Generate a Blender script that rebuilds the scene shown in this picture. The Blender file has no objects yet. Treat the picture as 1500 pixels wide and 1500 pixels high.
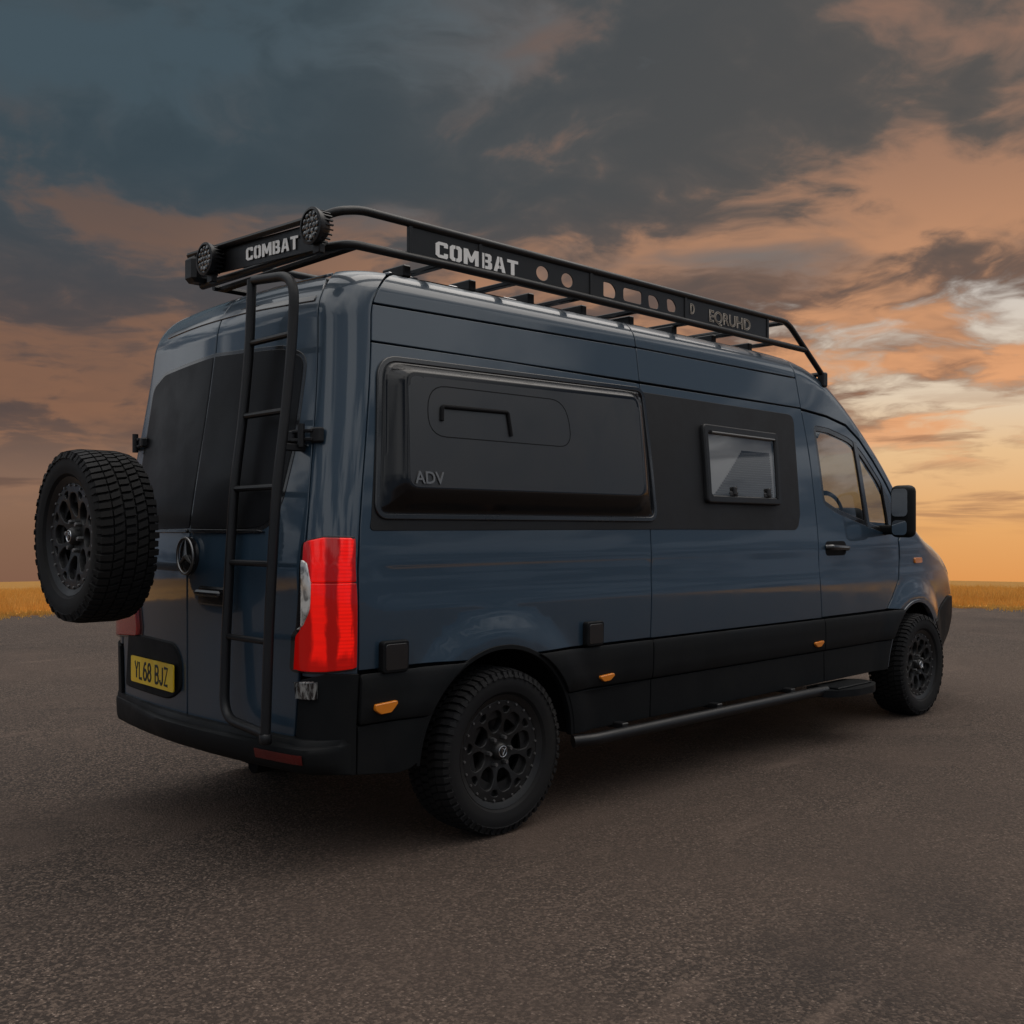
import bpy, bmesh, math, random
import numpy as np
from mathutils import Vector, Matrix
from mathutils.geometry import delaunay_2d_cdt

random.seed(4); RNG = np.random.default_rng(7)
SC = bpy.context.scene
COL = SC.collection

# ============================================================ camera, sky, sun, exposure
EYE = Vector((-3.3217, -4.4585, 1.40))
HEAD = math.radians(45.5)                       # heading of the view from the van's long axis
FWD = Vector((math.cos(HEAD), math.sin(HEAD), 0)); RGT = Vector((math.sin(HEAD), -math.cos(HEAD), 0))
cam = bpy.data.cameras.new('camera'); camo = bpy.data.objects.new('camera', cam); COL.objects.link(camo)
camo.location = EYE
camo.rotation_euler = (math.radians(90), 0, HEAD - math.radians(90))
cam.sensor_width = 36; cam.lens = 1523 / 1500 * 36; cam.shift_y = 26 / 1500
cam.clip_start = .05; cam.clip_end = 9000
SC.camera = camo
SC.view_settings.view_transform = 'Standard'; SC.view_settings.look = 'None'
SC.view_settings.exposure = 0; SC.view_settings.gamma = 1
SC.view_settings.use_curve_mapping = False
SC.cycles.max_bounces = 6; SC.cycles.transparent_max_bounces = 12

GLOW_AZ = HEAD - math.radians(34)               # the sunset's glow is centred beyond the right edge of the picture
SUN_AZ = HEAD - math.radians(57)                # daylight through the overcast, from ahead of the van
SUN_EL = math.radians(62)

class NT:
    """a small helper that writes node trees as expressions"""
    def __init__(s, tree): s.t = tree; s.n = tree.nodes; s.l = tree.links
    def put(s, sock, v):
        if isinstance(v, bpy.types.NodeSocket): s.l.new(v, sock)
        elif v is not None:
            if hasattr(sock.default_value, '__len__') and not hasattr(v, '__len__'): v = (v,) * len(sock.default_value)
            if hasattr(v, '__len__') and len(sock.default_value) == 4 and len(v) == 3: v = tuple(v) + (1,)
            sock.default_value = v
    def m(s, op, a, b=None, c=None, clamp=False):
        n = s.n.new('ShaderNodeMath'); n.operation = op; n.use_clamp = clamp
        s.put(n.inputs[0], a); s.put(n.inputs[1], b)
        if c is not None: s.put(n.inputs[2], c)
        return n.outputs[0]
    def v(s, op, a, b=None, sc=None):
        n = s.n.new('ShaderNodeVectorMath'); n.operation = op; s.put(n.inputs[0], a)
        if b is not None: s.put(n.inputs[1], b)
        if sc is not None: s.put(n.inputs['Scale'], sc)
        return n.outputs['Value'] if op in ('DOT_PRODUCT', 'LENGTH') else n.outputs[0]
    def xyz(s, x=0, y=0, z=0):
        n = s.n.new('ShaderNodeCombineXYZ'); s.put(n.inputs[0], x); s.put(n.inputs[1], y); s.put(n.inputs[2], z); return n.outputs[0]
    def sep(s, v):
        n = s.n.new('ShaderNodeSeparateXYZ'); s.put(n.inputs[0], v); return n.outputs
    def noise(s, vec, scale, detail=4, rough=.5, dist=0, out=0):
        n = s.n.new('ShaderNodeTexNoise'); s.put(n.inputs['Vector'], vec); n.inputs['Scale'].default_value = scale
        n.inputs['Detail'].default_value = detail; n.inputs['Roughness'].default_value = rough; n.inputs['Distortion'].default_value = dist
        return n.outputs[out]
    def ss(s, x, a, b):
        n = s.n.new('ShaderNodeMapRange'); n.interpolation_type = 'SMOOTHSTEP'; s.put(n.inputs[0], x)
        n.inputs[1].default_value = a; n.inputs[2].default_value = b
        return n.outputs[0]
    def mix(s, f, a, b, mode='MIX'):
        n = s.n.new('ShaderNodeMix'); n.data_type = 'RGBA'; n.blend_type = mode; n.clamp_factor = True
        s.put(n.inputs[0], f); s.put(n.inputs[6], a); s.put(n.inputs[7], b); return n.outputs[2]
    def ramp(s, x, stops):
        n = s.n.new('ShaderNodeValToRGB'); r = n.color_ramp; s.put(n.inputs[0], x)
        while len(r.elements) < len(stops): r.elements.new(.5)
        for e, (p, c) in zip(r.elements, stops): e.position = p; e.color = (c[0], c[1], c[2], 1)
        return n.outputs[0]

def lin(r, g, b):
    f = lambda c: (c / 255 / 12.92) if c <= 10 else ((c / 255 + .055) / 1.055) ** 2.4
    return (f(r), f(g), f(b))

SKY_SEED = (12, 7, 4)
def build_sky():
    w = bpy.data.worlds.new('World'); SC.world = w; w.use_nodes = True
    t = w.node_tree; t.nodes.clear(); N = NT(t)
    D = N.v('NORMALIZE', t.nodes.new('ShaderNodeTexCoord').outputs['Generated'])
    f = N.v('DOT_PRODUCT', D, tuple(FWD)); r = N.v('DOT_PRODUCT', D, tuple(RGT)); z = N.sep(D)[2]
    az = N.m('ARCTAN2', r, f)                                  # 0 ahead, + to the right
    zz = N.m('ADD', N.m('MAXIMUM', z, -.02), .16)
    px = N.m('DIVIDE', r, zz); py = N.m('DIVIDE', f, zz)
    # cloud layer seen in perspective, drawn out a little from upper left to lower right
    P = N.xyz(N.m('ADD', N.m('MULTIPLY', px, .95), N.m('MULTIPLY', py, .28)), N.m('SUBTRACT', N.m('MULTIPLY', py, .92), N.m('MULTIPLY', px, .22)), 0)
    wob = N.v('SCALE', N.v('SUBTRACT', N.noise(P, 1.9, 3, .5, 0, 1), (.5, .5, .5)), sc=.42)
    P = N.v('ADD', N.v('ADD', P, wob), SKY_SEED)
    big = N.noise(P, 1.25, 9, .56, .1)
    mid = N.noise(N.v('ADD', P, (4.2, 1.3, 2)), 2.3, 9, .555, .15)
    mid2 = N.noise(N.v('ADD', P, (4.2 + .10, 1.3 + .07, 2)), 2.2, 5, .50, .15)
    hue = N.noise(N.v('ADD', P, (9.1, 3.7, 5)), 1.15, 5, .55, .2)
    low = N.noise(N.xyz(N.m('MULTIPLY', az, 2.6), N.m('MULTIPLY', z, 22), 3.3), 1.6, 8, .55, .4)   # bars of cloud near the horizon
    relief = N.m('ADD', N.m('MULTIPLY', N.m('SUBTRACT', mid, mid2), 3.6), .5, clamp=True)           # the side of each billow that faces the glow
    # open sky towards the sunset
    e = N.m('ADD', N.m('MULTIPLY', z, 2.0), .15, clamp=True)
    warm = N.ramp(e, [(.05, lin(222, 150, 84)), (.15, lin(229, 168, 104)), (.29, lin(232, 192, 144)), (.39, lin(226, 206, 180)), (.60, lin(206, 200, 194)), (.9, lin(150, 158, 165))])
    cool = N.ramp(e, [(.05, lin(126, 92, 74)), (.15, lin(132, 100, 80)), (.34, lin(160, 126, 104)), (.5, lin(128, 100, 86)), (.75, lin(96, 94, 96)), (1, lin(78, 90, 98))])
    gl = N.v('DOT_PRODUCT', D, (math.cos(GLOW_AZ), math.sin(GLOW_AZ), 0))      # nearness to the side of the sunset
    side = N.ss(gl, .54, 1.02)
    clear = N.mix(side, cool, warm)
    # clouds: slate high up, brown and lit from below nearer the glow
    high = N.ss(gl, .58, 1.0)
    dark = N.mix(N.ss(z, .08, .32), N.mix(side, lin(88, 74, 70), lin(126, 94, 78)), N.mix(high, lin(58, 71, 79), lin(84, 81, 79)))
    body = N.mix(N.ss(z, .08, .36), N.mix(side, lin(104, 82, 72), lin(156, 113, 88)), N.mix(high, lin(66, 80, 88), lin(104, 94, 87)))
    lit = N.mix(N.ss(z, .08, .40), N.mix(side, lin(132, 97, 77), lin(230, 166, 118)), N.mix(high, lin(80, 78, 79), lin(150, 116, 98)))
    shade = N.m('ADD', N.m('MULTIPLY', N.ss(mid, .26, .74), .66), N.m('MULTIPLY', relief, .34))
    cloud = N.mix(N.ss(shade, .10, .74), dark, body)
    cloud = N.mix(N.m('MULTIPLY', N.ss(shade, .34, .76), N.ss(hue, .34, .56)), cloud, lit)
    pale = N.m('MULTIPLY', N.m('MULTIPLY', N.ss(shade, .42, .80), N.ss(hue, .52, .36)), N.ss(z, .14, .34))
    cloud = N.mix(pale, cloud, N.mix(high, lin(68, 83, 92), lin(128, 126, 124)))
    # cover: closed at the top and on the left, broken on the lower right
    openness = N.m('MULTIPLY', N.ss(gl, .80, .985), N.m('SUBTRACT', 1, N.ss(z, .12, .30)))
    th = N.m('ADD', .30, N.m('MULTIPLY', openness, .215))
    cover = N.ss(N.m('SUBTRACT', N.m('ADD', N.m('MULTIPLY', big, .40), N.m('MULTIPLY', mid, .60)), th), -.045, .06)
    bars = N.m('MULTIPLY', N.ss(low, .50, .60), N.m('SUBTRACT', 1, N.ss(z, .06, .15)))
    bars = N.m('MULTIPLY', bars, N.ss(z, -.012, .03))
    horizon = N.ss(z, .0, .11)                                 # the lowest band stays open
    front = N.mix(N.m('MULTIPLY', cover, horizon), clear, cloud)
    front = N.mix(N.m('MULTIPLY', bars, .85), front, N.mix(side, lin(104, 82, 72), lin(150, 108, 84)))
    # the sky opposite the sunset is blue-grey dusk with paler breaks
    brk = N.noise(N.v('ADD', P, (2.7, 8.1, 4)), 1.5, 7, .55, .3)
    dusk = N.mix(N.ss(brk, .44, .58), N.mix(N.ss(z, .0, .5), lin(70, 86, 104), lin(62, 78, 96)), N.mix(N.ss(z, .03, .30), lin(112, 126, 144), lin(222, 224, 226)))
    front = N.mix(N.ss(f, .82, .42), front, dusk)
    # overhead the cloud thins and lets daylight through
    sky = t.nodes.new('ShaderNodeTexSky'); sky.sky_type = 'NISHITA'; sky.sun_disc = False
    sky.sun_elevation = SUN_EL; sky.sun_rotation = math.pi / 2 - SUN_AZ
    blue = N.v('SCALE', sky.outputs[0], sc=.05)
    top = N.mix(N.ss(big, .34, .56), N.mix(.5, blue, (2.1, 2.1, 2.1)), N.mix(N.ss(mid, .35, .65), (.82, .83, .85), (1.75, 1.70, 1.62)))
    col = N.mix(N.ss(z, .47, .82), front, top)
    bg = t.nodes.new('ShaderNodeBackground'); N.put(bg.inputs[0], col); bg.inputs[1].default_value = 1.0
    t.links.new(bg.outputs[0], t.nodes.new('ShaderNodeOutputWorld').inputs[0])
build_sky()

sun = bpy.data.lights.new('sun', 'SUN'); sun.energy = .9; sun.angle = math.radians(58); sun.color = (1, .90, .80)
suno = bpy.data.objects.new('sun', sun); COL.objects.link(suno); suno.location = (8, 6, 12)
sd = Vector((math.cos(SUN_AZ) * math.cos(SUN_EL), math.sin(SUN_AZ) * math.cos(SUN_EL), math.sin(SUN_EL)))
suno.rotation_euler = sd.to_track_quat('Z', 'Y').to_euler()

# ============================================================ materials
def mat(name, base, rough=.5, metal=0, coat=0, coat_rough=.05, spec=.5, emit=None, emit_s=0, fn=None):
    m = bpy.data.materials.new(name); m.use_nodes = True; t = m.node_tree; b = t.nodes['Principled BSDF']
    b.inputs['Base Color'].default_value = (*base, 1); b.inputs['Roughness'].default_value = rough
    b.inputs['Metallic'].default_value = metal; b.inputs['Coat Weight'].default_value = coat
    b.inputs['Coat Roughness'].default_value = coat_rough; b.inputs['Specular IOR Level'].default_value = spec
    if emit: b.inputs['Emission Color'].default_value = (*emit, 1); b.inputs['Emission Strength'].default_value = emit_s
    if fn: fn(NT(t), b)
    return m
def objco(N): return N.t.nodes.new('ShaderNodeTexCoord').outputs['Object']
def grain(scale, strength, dist, rough_lo=None, rough_hi=None, tint=None):
    def fn(N, b):
        c = objco(N); n = N.noise(c, scale, 3, .6)
        bp = N.t.nodes.new('ShaderNodeBump'); bp.inputs['Strength'].default_value = strength; bp.inputs['Distance'].default_value = dist
        N.put(bp.inputs['Height'], n); N.l.new(bp.outputs[0], b.inputs['Normal'])
        g = N.noise(c, 3.1, 6, .6)
        if rough_lo is not None: N.put(b.inputs['Roughness'], N.m('ADD', rough_lo, N.m('MULTIPLY', N.ss(g, .3, .7), rough_hi - rough_lo)))
        if tint:
            base = tuple(b.inputs['Base Color'].default_value)[:3]
            N.put(b.inputs['Base Color'], N.mix(N.m('MULTIPLY', N.ss(g, .35, .75), .8), base, tint))
    return fn
def paint_fn(N, b):
    c = objco(N)
    g = N.noise(c, 2.3, 7, .6); d = N.noise(c, 900, 1, .5)
    zz = N.sep(c)[2]
    dust = N.m('MULTIPLY', N.ss(g, .4, .75), N.m('SUBTRACT', 1, N.ss(zz, .75, 1.25)))     # road film on the lower flanks
    base = N.mix(N.m('MULTIPLY', d, .25), (.012, .032, .055), (.020, .045, .073))
    N.put(b.inputs['Base Color'], N.mix(N.m('MULTIPLY', dust, .16), base, (.075, .070, .064)))
    N.put(b.inputs['Coat Roughness'], N.m('ADD', .035, N.m('MULTIPLY', dust, .25)))
    bp = N.t.nodes.new('ShaderNodeBump'); bp.inputs['Strength'].default_value = .03; bp.inputs['Distance'].default_value = .004
    N.put(bp.inputs['Height'], N.noise(c, 3.0, 2, .5)); N.l.new(bp.outputs[0], b.inputs['Coat Normal'])
M = {}
M['paint'] = mat('slate_blue_paint', (.034, .052, .075), .42, 0, 1, .04, .5, fn=paint_fn)
M['matte'] = mat('matte_black_wrap', (.012, .012, .013), .5, spec=.3, fn=grain(300, .06, .001, .42, .6))
M['gloss'] = mat('gloss_black_plastic', (.010, .010, .011), .22, coat=.6, coat_rough=.08, fn=grain(60, .02, .001, .18, .30))
M['satin'] = mat('satin_black_shell', (.012, .012, .013), .30, spec=.8, fn=grain(500, .05, .0006, .28, .42))
M['clad'] = mat('textured_black_cladding', (.005, .006, .007), .55, spec=.18, fn=grain(420, .16, .0008, .46, .68, (.009, .009, .009)))
M['wall'] = mat('gloss_black_shell_sides', (.004, .004, .005), .16, spec=.45)
M['powder'] = mat('powder_coated_steel', (.007, .007, .008), .42, spec=.4, fn=grain(500, .12, .0006, .34, .5))
M['rubber'] = mat('tyre_rubber', (.008, .008, .009), .8, spec=.25, fn=grain(160, .2, .001, .68, .9, (.016, .0145, .013)))
M['rim'] = mat('black_alloy', (.010, .010, .011), .38, .3, fn=grain(200, .05, .0006, .32, .52, (.020, .019, .018)))
M['void'] = mat('unlit_inner_steel', (.006, .006, .007), .8, spec=.2)
M['under'] = mat('underbody', (.005, .005, .005), .9, spec=.2)
M['chrome'] = mat('bright_metal', (.55, .55, .56), .22, 1)
M['steel'] = mat('dull_metal', (.22, .22, .22), .4, .9)
M['white'] = mat('white_lettering', (.86, .85, .83), .5, fn=grain(90, .05, .001, .45, .6, (.78, .77, .75)))
M['pale'] = mat('painted_lit_edges', (.45, .40, .34), .5)  # pale colour in place of light showing through cut letters
M['ink'] = mat('black_lettering', (.012, .012, .012), .5)
M['amber'] = mat('amber_lens', (.75, .22, .012), .15, coat=1, coat_rough=.03)
M['trim'] = mat('cab_trim', (.03, .03, .032), .7)
M['lining'] = mat('headlining_and_reflected_sky', (.75, .74, .70), .8)  # headlining, and the bright sky imitated behind the living window's pane
M['gable_reflection'] = mat('painted_gable_reflection', (.10, .098, .095), .8)  # dark grey that imitates a gable reflected in the window
def plate_fn(N, b):
    N.put(b.inputs['Base Color'], N.mix(N.ss(N.noise(objco(N), 14, 5, .6), .4, .7), (.90, .56, .015), (.95, .66, .03)))
M['plate'] = mat('yellow_plate', (.7, .45, .02), .35, coat=.5, fn=plate_fn)
def red_fn(lit):
    def fn(N, b):
        c = objco(N); s = N.sep(c)
        t = N.m('DIVIDE', N.m('ADD', N.m('SUBTRACT', .20, s[0]), s[1]), .28)          # 0 at the flank, 1 at the door
        n = N.noise(N.v('MULTIPLY', c, (9, 9, 2.6)), 1.5, 4, .55, .5)
        w = N.m('MULTIPLY', N.m('SUBTRACT', n, .5), .35); tw = N.m('ADD', t, w)
        bar = N.m('MULTIPLY', N.ss(tw, .04, .10), N.ss(tw, .42, .34))                 # lit light guide
        wing = N.m('MULTIPLY', N.ss(tw, .56, .64), N.m('MULTIPLY', N.ss(tw, .99, .90), .75))
        rows = N.m('ADD', .86, N.m('MULTIPLY', N.m('SINE', N.m('MULTIPLY', s[2], 420)), .14))
        foot = N.ss(N.m('ADD', s[2], N.m('MULTIPLY', n, .12)), .915, .965)
        streak = N.m('ADD', .45, N.m('MULTIPLY', N.ss(N.noise(N.v('MULTIPLY', c, (2, 2, 26)), 2.0, 3, .5, .4), .4, .6), .55))
        k = N.m('MULTIPLY', N.m('MAXIMUM', N.m('MULTIPLY', bar, rows), wing), N.m('ADD', N.m('MULTIPLY', foot, .8), N.m('MULTIPLY', streak, .2)), clamp=True)
        k = N.m('ADD', .16, N.m('MULTIPLY', k, .84))
        col = N.mix(k, (.09, .0005, .0005), (.90, .007, .002))
        N.put(b.inputs['Base Color'], N.mix(k, (.12, .002, .002), (.55, .006, .004)))
        if lit:
            N.put(b.inputs['Emission Color'], col); b.inputs['Emission Strength'].default_value = lit
    return fn
M['red'] = mat('red_tail_lens', (.7, .01, .008), .12, spec=.3, coat=.5, coat_rough=.03, fn=red_fn(.66))
M['red_off'] = mat('red_tail_lens_unlit', (.35, .012, .012), .15, coat=1, coat_rough=.04)
M['reflex'] = mat('dark_red_reflector', (.09, .004, .004), .25, coat=.6)
def lens_fn(N, b):
    c = objco(N); n = N.noise(N.v('MULTIPLY', c, (9, 9, 4)), 3, 4, .6, 1)
    N.put(b.inputs['Base Color'], N.mix(N.ss(n, .35, .62), (.20, .20, .19), (.80, .79, .75)))
M['lens'] = mat('clear_lens', (.3, .3, .3), .1, .3, coat=1, coat_rough=.02, fn=lens_fn)
M['smoked'] = mat('smoked_lens', (.05, .05, .052), .10, coat=1, coat_rough=.02, fn=None)
def lens2_fn(N, b):
    c = objco(N); n = N.noise(N.v('MULTIPLY', c, (14, 14, 5)), 3, 3, .6, 1.2)
    N.put(b.inputs['Base Color'], N.mix(N.ss(n, .42, .66), (.012, .012, .013), (.30, .30, .29)))
M['lens_dark'] = mat('grey_lamp_lens', (.1, .1, .1), .08, .2, coat=1, coat_rough=.02, fn=lens2_fn)
def led_fn(N, b):
    c = objco(N); v = N.t.nodes.new('ShaderNodeTexVoronoi'); v.inputs['Scale'].default_value = 55; N.l.new(c, v.inputs['Vector'])
    N.put(b.inputs['Base Color'], N.mix(N.ss(v.outputs['Distance'], .15, .55), (.26, .26, .25), (.015, .015, .015)))
M['led'] = mat('led_cluster', (.2, .2, .2), .2, .4, coat=1, coat_rough=.05, fn=led_fn)
def glass_mat(name, tint, refl=.08):
    m = bpy.data.materials.new(name); m.use_nodes = True; t = m.node_tree; t.nodes.clear(); N = NT(t)
    tr = t.nodes.new('ShaderNodeBsdfTransparent'); tr.inputs[0].default_value = (*tint, 1)
    gl = t.nodes.new('ShaderNodeBsdfGlossy'); gl.inputs['Roughness'].default_value = .01
    lw = t.nodes.new('ShaderNodeLayerWeight'); lw.inputs[0].default_value = .5
    F_ = N.m('POWER', lw.outputs['Facing'], 4.2)
    mx = t.nodes.new('ShaderNodeMixShader'); N.put(mx.inputs[0], N.m('ADD', refl, N.m('MULTIPLY', F_, 1 - refl), clamp=True))
    t.links.new(tr.outputs[0], mx.inputs[1]); t.links.new(gl.outputs[0], mx.inputs[2])
    t.links.new(mx.outputs[0], t.nodes.new('ShaderNodeOutputMaterial').inputs[0])
    return m
M['glass'] = glass_mat('cab_glass', (.33, .36, .39), .17)
M['clearglass'] = glass_mat('windscreen_glass', (.86, .88, .87))
M['acrylic'] = glass_mat('tinted_acrylic', (.55, .55, .56), .12)
M['mirror'] = mat('mirror_glass', (.7, .7, .7), .03, 1)
M['rearglass'] = mat('privacy_glass', (.004, .004, .005), .30, spec=.16, coat=.04, coat_rough=.1, fn=grain(40, .02, .001, .34, .5))

# ============================================================ mesh helpers
def new_obj(name, me, parent=None):
    o = bpy.data.objects.new(name, me); COL.objects.link(o)
    if parent: o.parent = parent
    return o
def mesh(name, V, F, m, parent=None, smooth=True, normals=None, mats=None, fm=None, angle=None):
    me = bpy.data.meshes.new(name); me.from_pydata([tuple(map(float, p)) for p in V], [], [tuple(map(int, f)) for f in F])
    for mm in (mats or [m]): me.materials.append(mm)
    if fm is not None: me.polygons.foreach_set('material_index', fm)
    me.polygons.foreach_set('use_smooth', [smooth] * len(me.polygons)); me.update()
    if normals is not None: me.normals_split_custom_set_from_vertices([tuple(map(float, n)) for n in normals])
    elif angle is not None: me.set_sharp_from_angle(angle=math.radians(angle))
    return new_obj(name, me, parent)

class MB:
    """collects simple shapes into one mesh"""
    def __init__(s): s.V = []; s.F = []; s.M = []
    def add(s, V, F, mi=0):
        o = len(s.V); s.V += [tuple(v) for v in V]; s.F += [tuple(i + o for i in f) for f in F]; s.M += [mi] * len(F); return s
    def box(s, c, d, b=0.0, rot=None, mi=0):
        x, y, z = (k / 2 for k in d); b = min(b, x * .9, y * .9, z * .9)
        if b <= 0:
            V = [(i * x, j * y, k * z) for i in (-1, 1) for j in (-1, 1) for k in (-1, 1)]
            F = [(0, 1, 3, 2), (4, 6, 7, 5), (0, 4, 5, 1), (2, 3, 7, 6), (0, 2, 6, 4), (1, 5, 7, 3)]
        else:
            V = []; ix = {}
            for i in (-1, 1):
                for j in (-1, 1):
                    for k in (-1, 1):
                        for a in range(3):
                            p = [i * (x - b), j * (y - b), k * (z - b)]; p[a] = (i * x, j * y, k * z)[a]; ix[i, j, k, a] = len(V); V.append(tuple(p))
            F = []
            for a in range(3):
                u, w = [(1, 2), (0, 2), (0, 1)][a]
                for sg in (-1, 1):
                    q = []
                    for (p, r) in ((-1, -1), (1, -1), (1, 1), (-1, 1)):
                        kk = [0, 0, 0]; kk[a] = sg; kk[u] = p; kk[w] = r; q.append(ix[(*kk, a)])
                    F.append(tuple(q))
                for p in (-1, 1):
                    for r in (-1, 1):
                        def g(sg, ax):
                            kk = [0, 0, 0]; kk[a] = sg; kk[u] = p; kk[w] = r; return ix[(*kk, ax)]
                        F.append((g(-1, u), g(1, u), g(1, w), g(-1, w)))
            for i in (-1, 1):
                for j in (-1, 1):
                    for k in (-1, 1): F.append((ix[i, j, k, 0], ix[i, j, k, 1], ix[i, j, k, 2]))
        R = rot or Matrix.Identity(3); C = Vector(c)
        V = [R @ Vector(v) + C for v in V]
        # make every face look outwards
        G = []
        for f in F:
            n = (V[f[1]] - V[f[0]]).cross(V[f[2]] - V[f[0]]); m_ = sum((V[i] for i in f), Vector()) / len(f) - C
            G.append(f if n.dot(m_) >= 0 else tuple(reversed(f)))
        return s.add(V, G, mi)
    def rbox(s, c, d, r, rot=None, seg=4, mi=0):
        bm = bmesh.new(); bmesh.ops.create_cube(bm, size=1)
        for v in bm.verts: v.co = Vector((v.co.x * d[0], v.co.y * d[1], v.co.z * d[2]))
        bmesh.ops.bevel(bm, geom=list(bm.edges), offset=r, segments=seg, profile=.5, affect='EDGES', clamp_overlap=True)
        R = rot or Matrix.Identity(3); bm.verts.index_update()
        V = [R @ v.co + Vector(c) for v in bm.verts]; F = [tuple(v.index for v in f.verts) for f in bm.faces]; bm.free()
        return s.add(V, F, mi)
    def tube(s, pts, r, seg=10, caps=True, closed=False, mi=0):
        P = [Vector(p) for p in pts]; n = len(P); rings = []
        up = None
        for i in range(n):
            if closed: t = (P[(i + 1) % n] - P[i - 1]).normalized()
            else: t = ((P[min(i + 1, n - 1)] - P[i]).normalized() + (P[i] - P[max(i - 1, 0)]).normalized()).normalized()
            if up is None:
                up = Vector((0, 0, 1)) if abs(t.z) < .9 else Vector((1, 0, 0))
            a = t.cross(up).normalized(); up = a.cross(t).normalized()
            rr = r[i] if hasattr(r, '__len__') else r
            rings.append([P[i] + (a * math.cos(2 * math.pi * k / seg) + up * math.sin(2 * math.pi * k / seg)) * rr for k in range(seg)])
        V = [p for rg in rings for p in rg]; F = []
        for i in range(n if closed else n - 1):
            j = (i + 1) % n
            for k in range(seg): F.append((i * seg + k, i * seg + (k + 1) % seg, j * seg + (k + 1) % seg, j * seg + k))
        if caps and not closed: F += [tuple(range(seg)), tuple(reversed(range((n - 1) * seg, n * seg)))]
        F = [tuple(reversed(f)) for f in F]
        return s.add(V, F, mi)
    def prism(s, poly, P0, X, Y, Nn, th, mi=0):
        """flat polygon (list of 2D points) standing at P0 in the axes X, Y, extruded along Nn"""
        P0, X, Y, Nn = Vector(P0), Vector(X), Vector(Y), Vector(Nn); n = len(poly)
        a = [P0 + X * p[0] + Y * p[1] for p in poly]; b = [p + Nn * th for p in a]
        F = [tuple(range(n, 2 * n)), tuple(reversed(range(n)))] + [(i, (i + 1) % n, n + (i + 1) % n, n + i) for i in range(n)]
        if X.cross(Y).dot(Nn) * sum(poly[i][0] * poly[(i + 1) % n][1] - poly[(i + 1) % n][0] * poly[i][1] for i in range(n)) < 0:
            F = [tuple(reversed(f)) for f in F]
        return s.add(a + b, F, mi)
    def lathe(s, prof, c, axis=(0, 1, 0), seg=48, mi=0, closed=False):
        """prof: list of (radius, position along the axis)"""
        A = Vector(axis).normalized(); U = Vector((0, 0, 1)) if abs(A.z) < .9 else Vector((1, 0, 0)); W = A.cross(U); c = Vector(c)
        V = [c + A * h + (U * math.cos(2 * math.pi * k / seg) + W * math.sin(2 * math.pi * k / seg)) * r for r, h in prof for k in range(seg)]
        n = len(prof); F = []
        for i in range(n if closed else n - 1):
            j = (i + 1) % n
            for k in range(seg): F.append((i * seg + k, j * seg + k, j * seg + (k + 1) % seg, i * seg + (k + 1) % seg))
        return s.add(V, F, mi)
    def build(s, name, m, parent=None, smooth=True, angle=35):
        ms = m if isinstance(m, list) else [m]
        return mesh(name, s.V, s.F, None, parent, smooth, mats=ms, fm=s.M, angle=angle)

def round3(pts, r, n=6):
    """polyline with rounded corners"""
    P = [Vector(p) for p in pts]; out = [P[0]]
    for i in range(1, len(P) - 1):
        a, b = (P[i - 1] - P[i]), (P[i + 1] - P[i]); k = min(r, a.length * .45, b.length * .45)
        A, B = P[i] + a.normalized() * k, P[i] + b.normalized() * k
        for t in range(n + 1):
            t /= n; out.append(A * (1 - t) ** 2 + P[i] * 2 * t * (1 - t) + B * t * t)
    return out + [P[-1]]

# ---- outlines in two dimensions
def rnd(poly, r, n=6):
    out = []; m_ = len(poly)
    for i in range(m_):
        p = np.array(poly[i][:2], float); a = np.array(poly[i - 1][:2]) - p; b = np.array(poly[(i + 1) % m_][:2]) - p
        la, lb = np.hypot(*a), np.hypot(*b); rr = poly[i][2] if len(poly[i]) > 2 else r
        k = min(rr, la * .48, lb * .48)
        if k < 1e-4: out.append(tuple(p)); continue
        A, B = p + a / la * k, p + b / lb * k
        for t in np.linspace(0, 1, n + 1): out.append(tuple(A * (1 - t) ** 2 + p * 2 * t * (1 - t) + B * t * t))
    return out
def rect(x0, x1, z0, z1): return [(x0, z0), (x1, z0), (x1, z1), (x0, z1)]
def area2(p): p = np.asarray(p); q = np.roll(p, -1, 0); return .5 * (p[:, 0] * q[:, 1] - q[:, 0] * p[:, 1]).sum()
def dens(poly, step):
    p = np.asarray(poly, float); out = []
    for i in range(len(p)):
        a, b = p[i], p[(i + 1) % len(p)]; n = max(1, int(np.ceil(np.hypot(*(b - a)) / step)))
        for k in range(n): out.append(a + (b - a) * k / n)
    out = np.array(out); keep = np.hypot(*(out - np.roll(out, 1, 0)).T) > 1e-5
    return out[keep]
def offset(poly, d):
    """move a counter-clockwise outline inwards by d"""
    p = np.asarray(poly, float); a = p - np.roll(p, 1, 0); b = np.roll(p, -1, 0) - p
    na = np.stack([-a[:, 1], a[:, 0]], 1) / np.maximum(np.hypot(*a.T), 1e-9)[:, None]
    nb = np.stack([-b[:, 1], b[:, 0]], 1) / np.maximum(np.hypot(*b.T), 1e-9)[:, None]
    n = na + nb; l2 = (n * n).sum(1); n = n * (2 / np.maximum(l2, .5))[:, None]
    return p + n * d
def inside(pt, poly):
    x, y = pt[:, 0], pt[:, 1]; p = np.asarray(poly); c = np.zeros(len(pt), bool)
    for i in range(len(p)):
        x0, y0 = p[i - 1]; x1, y1 = p[i]
        if y0 == y1: continue
        c ^= ((y0 > y) != (y1 > y)) & (x < (x1 - x0) * (y - y0) / (y1 - y0) + x0)
    return c
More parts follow.
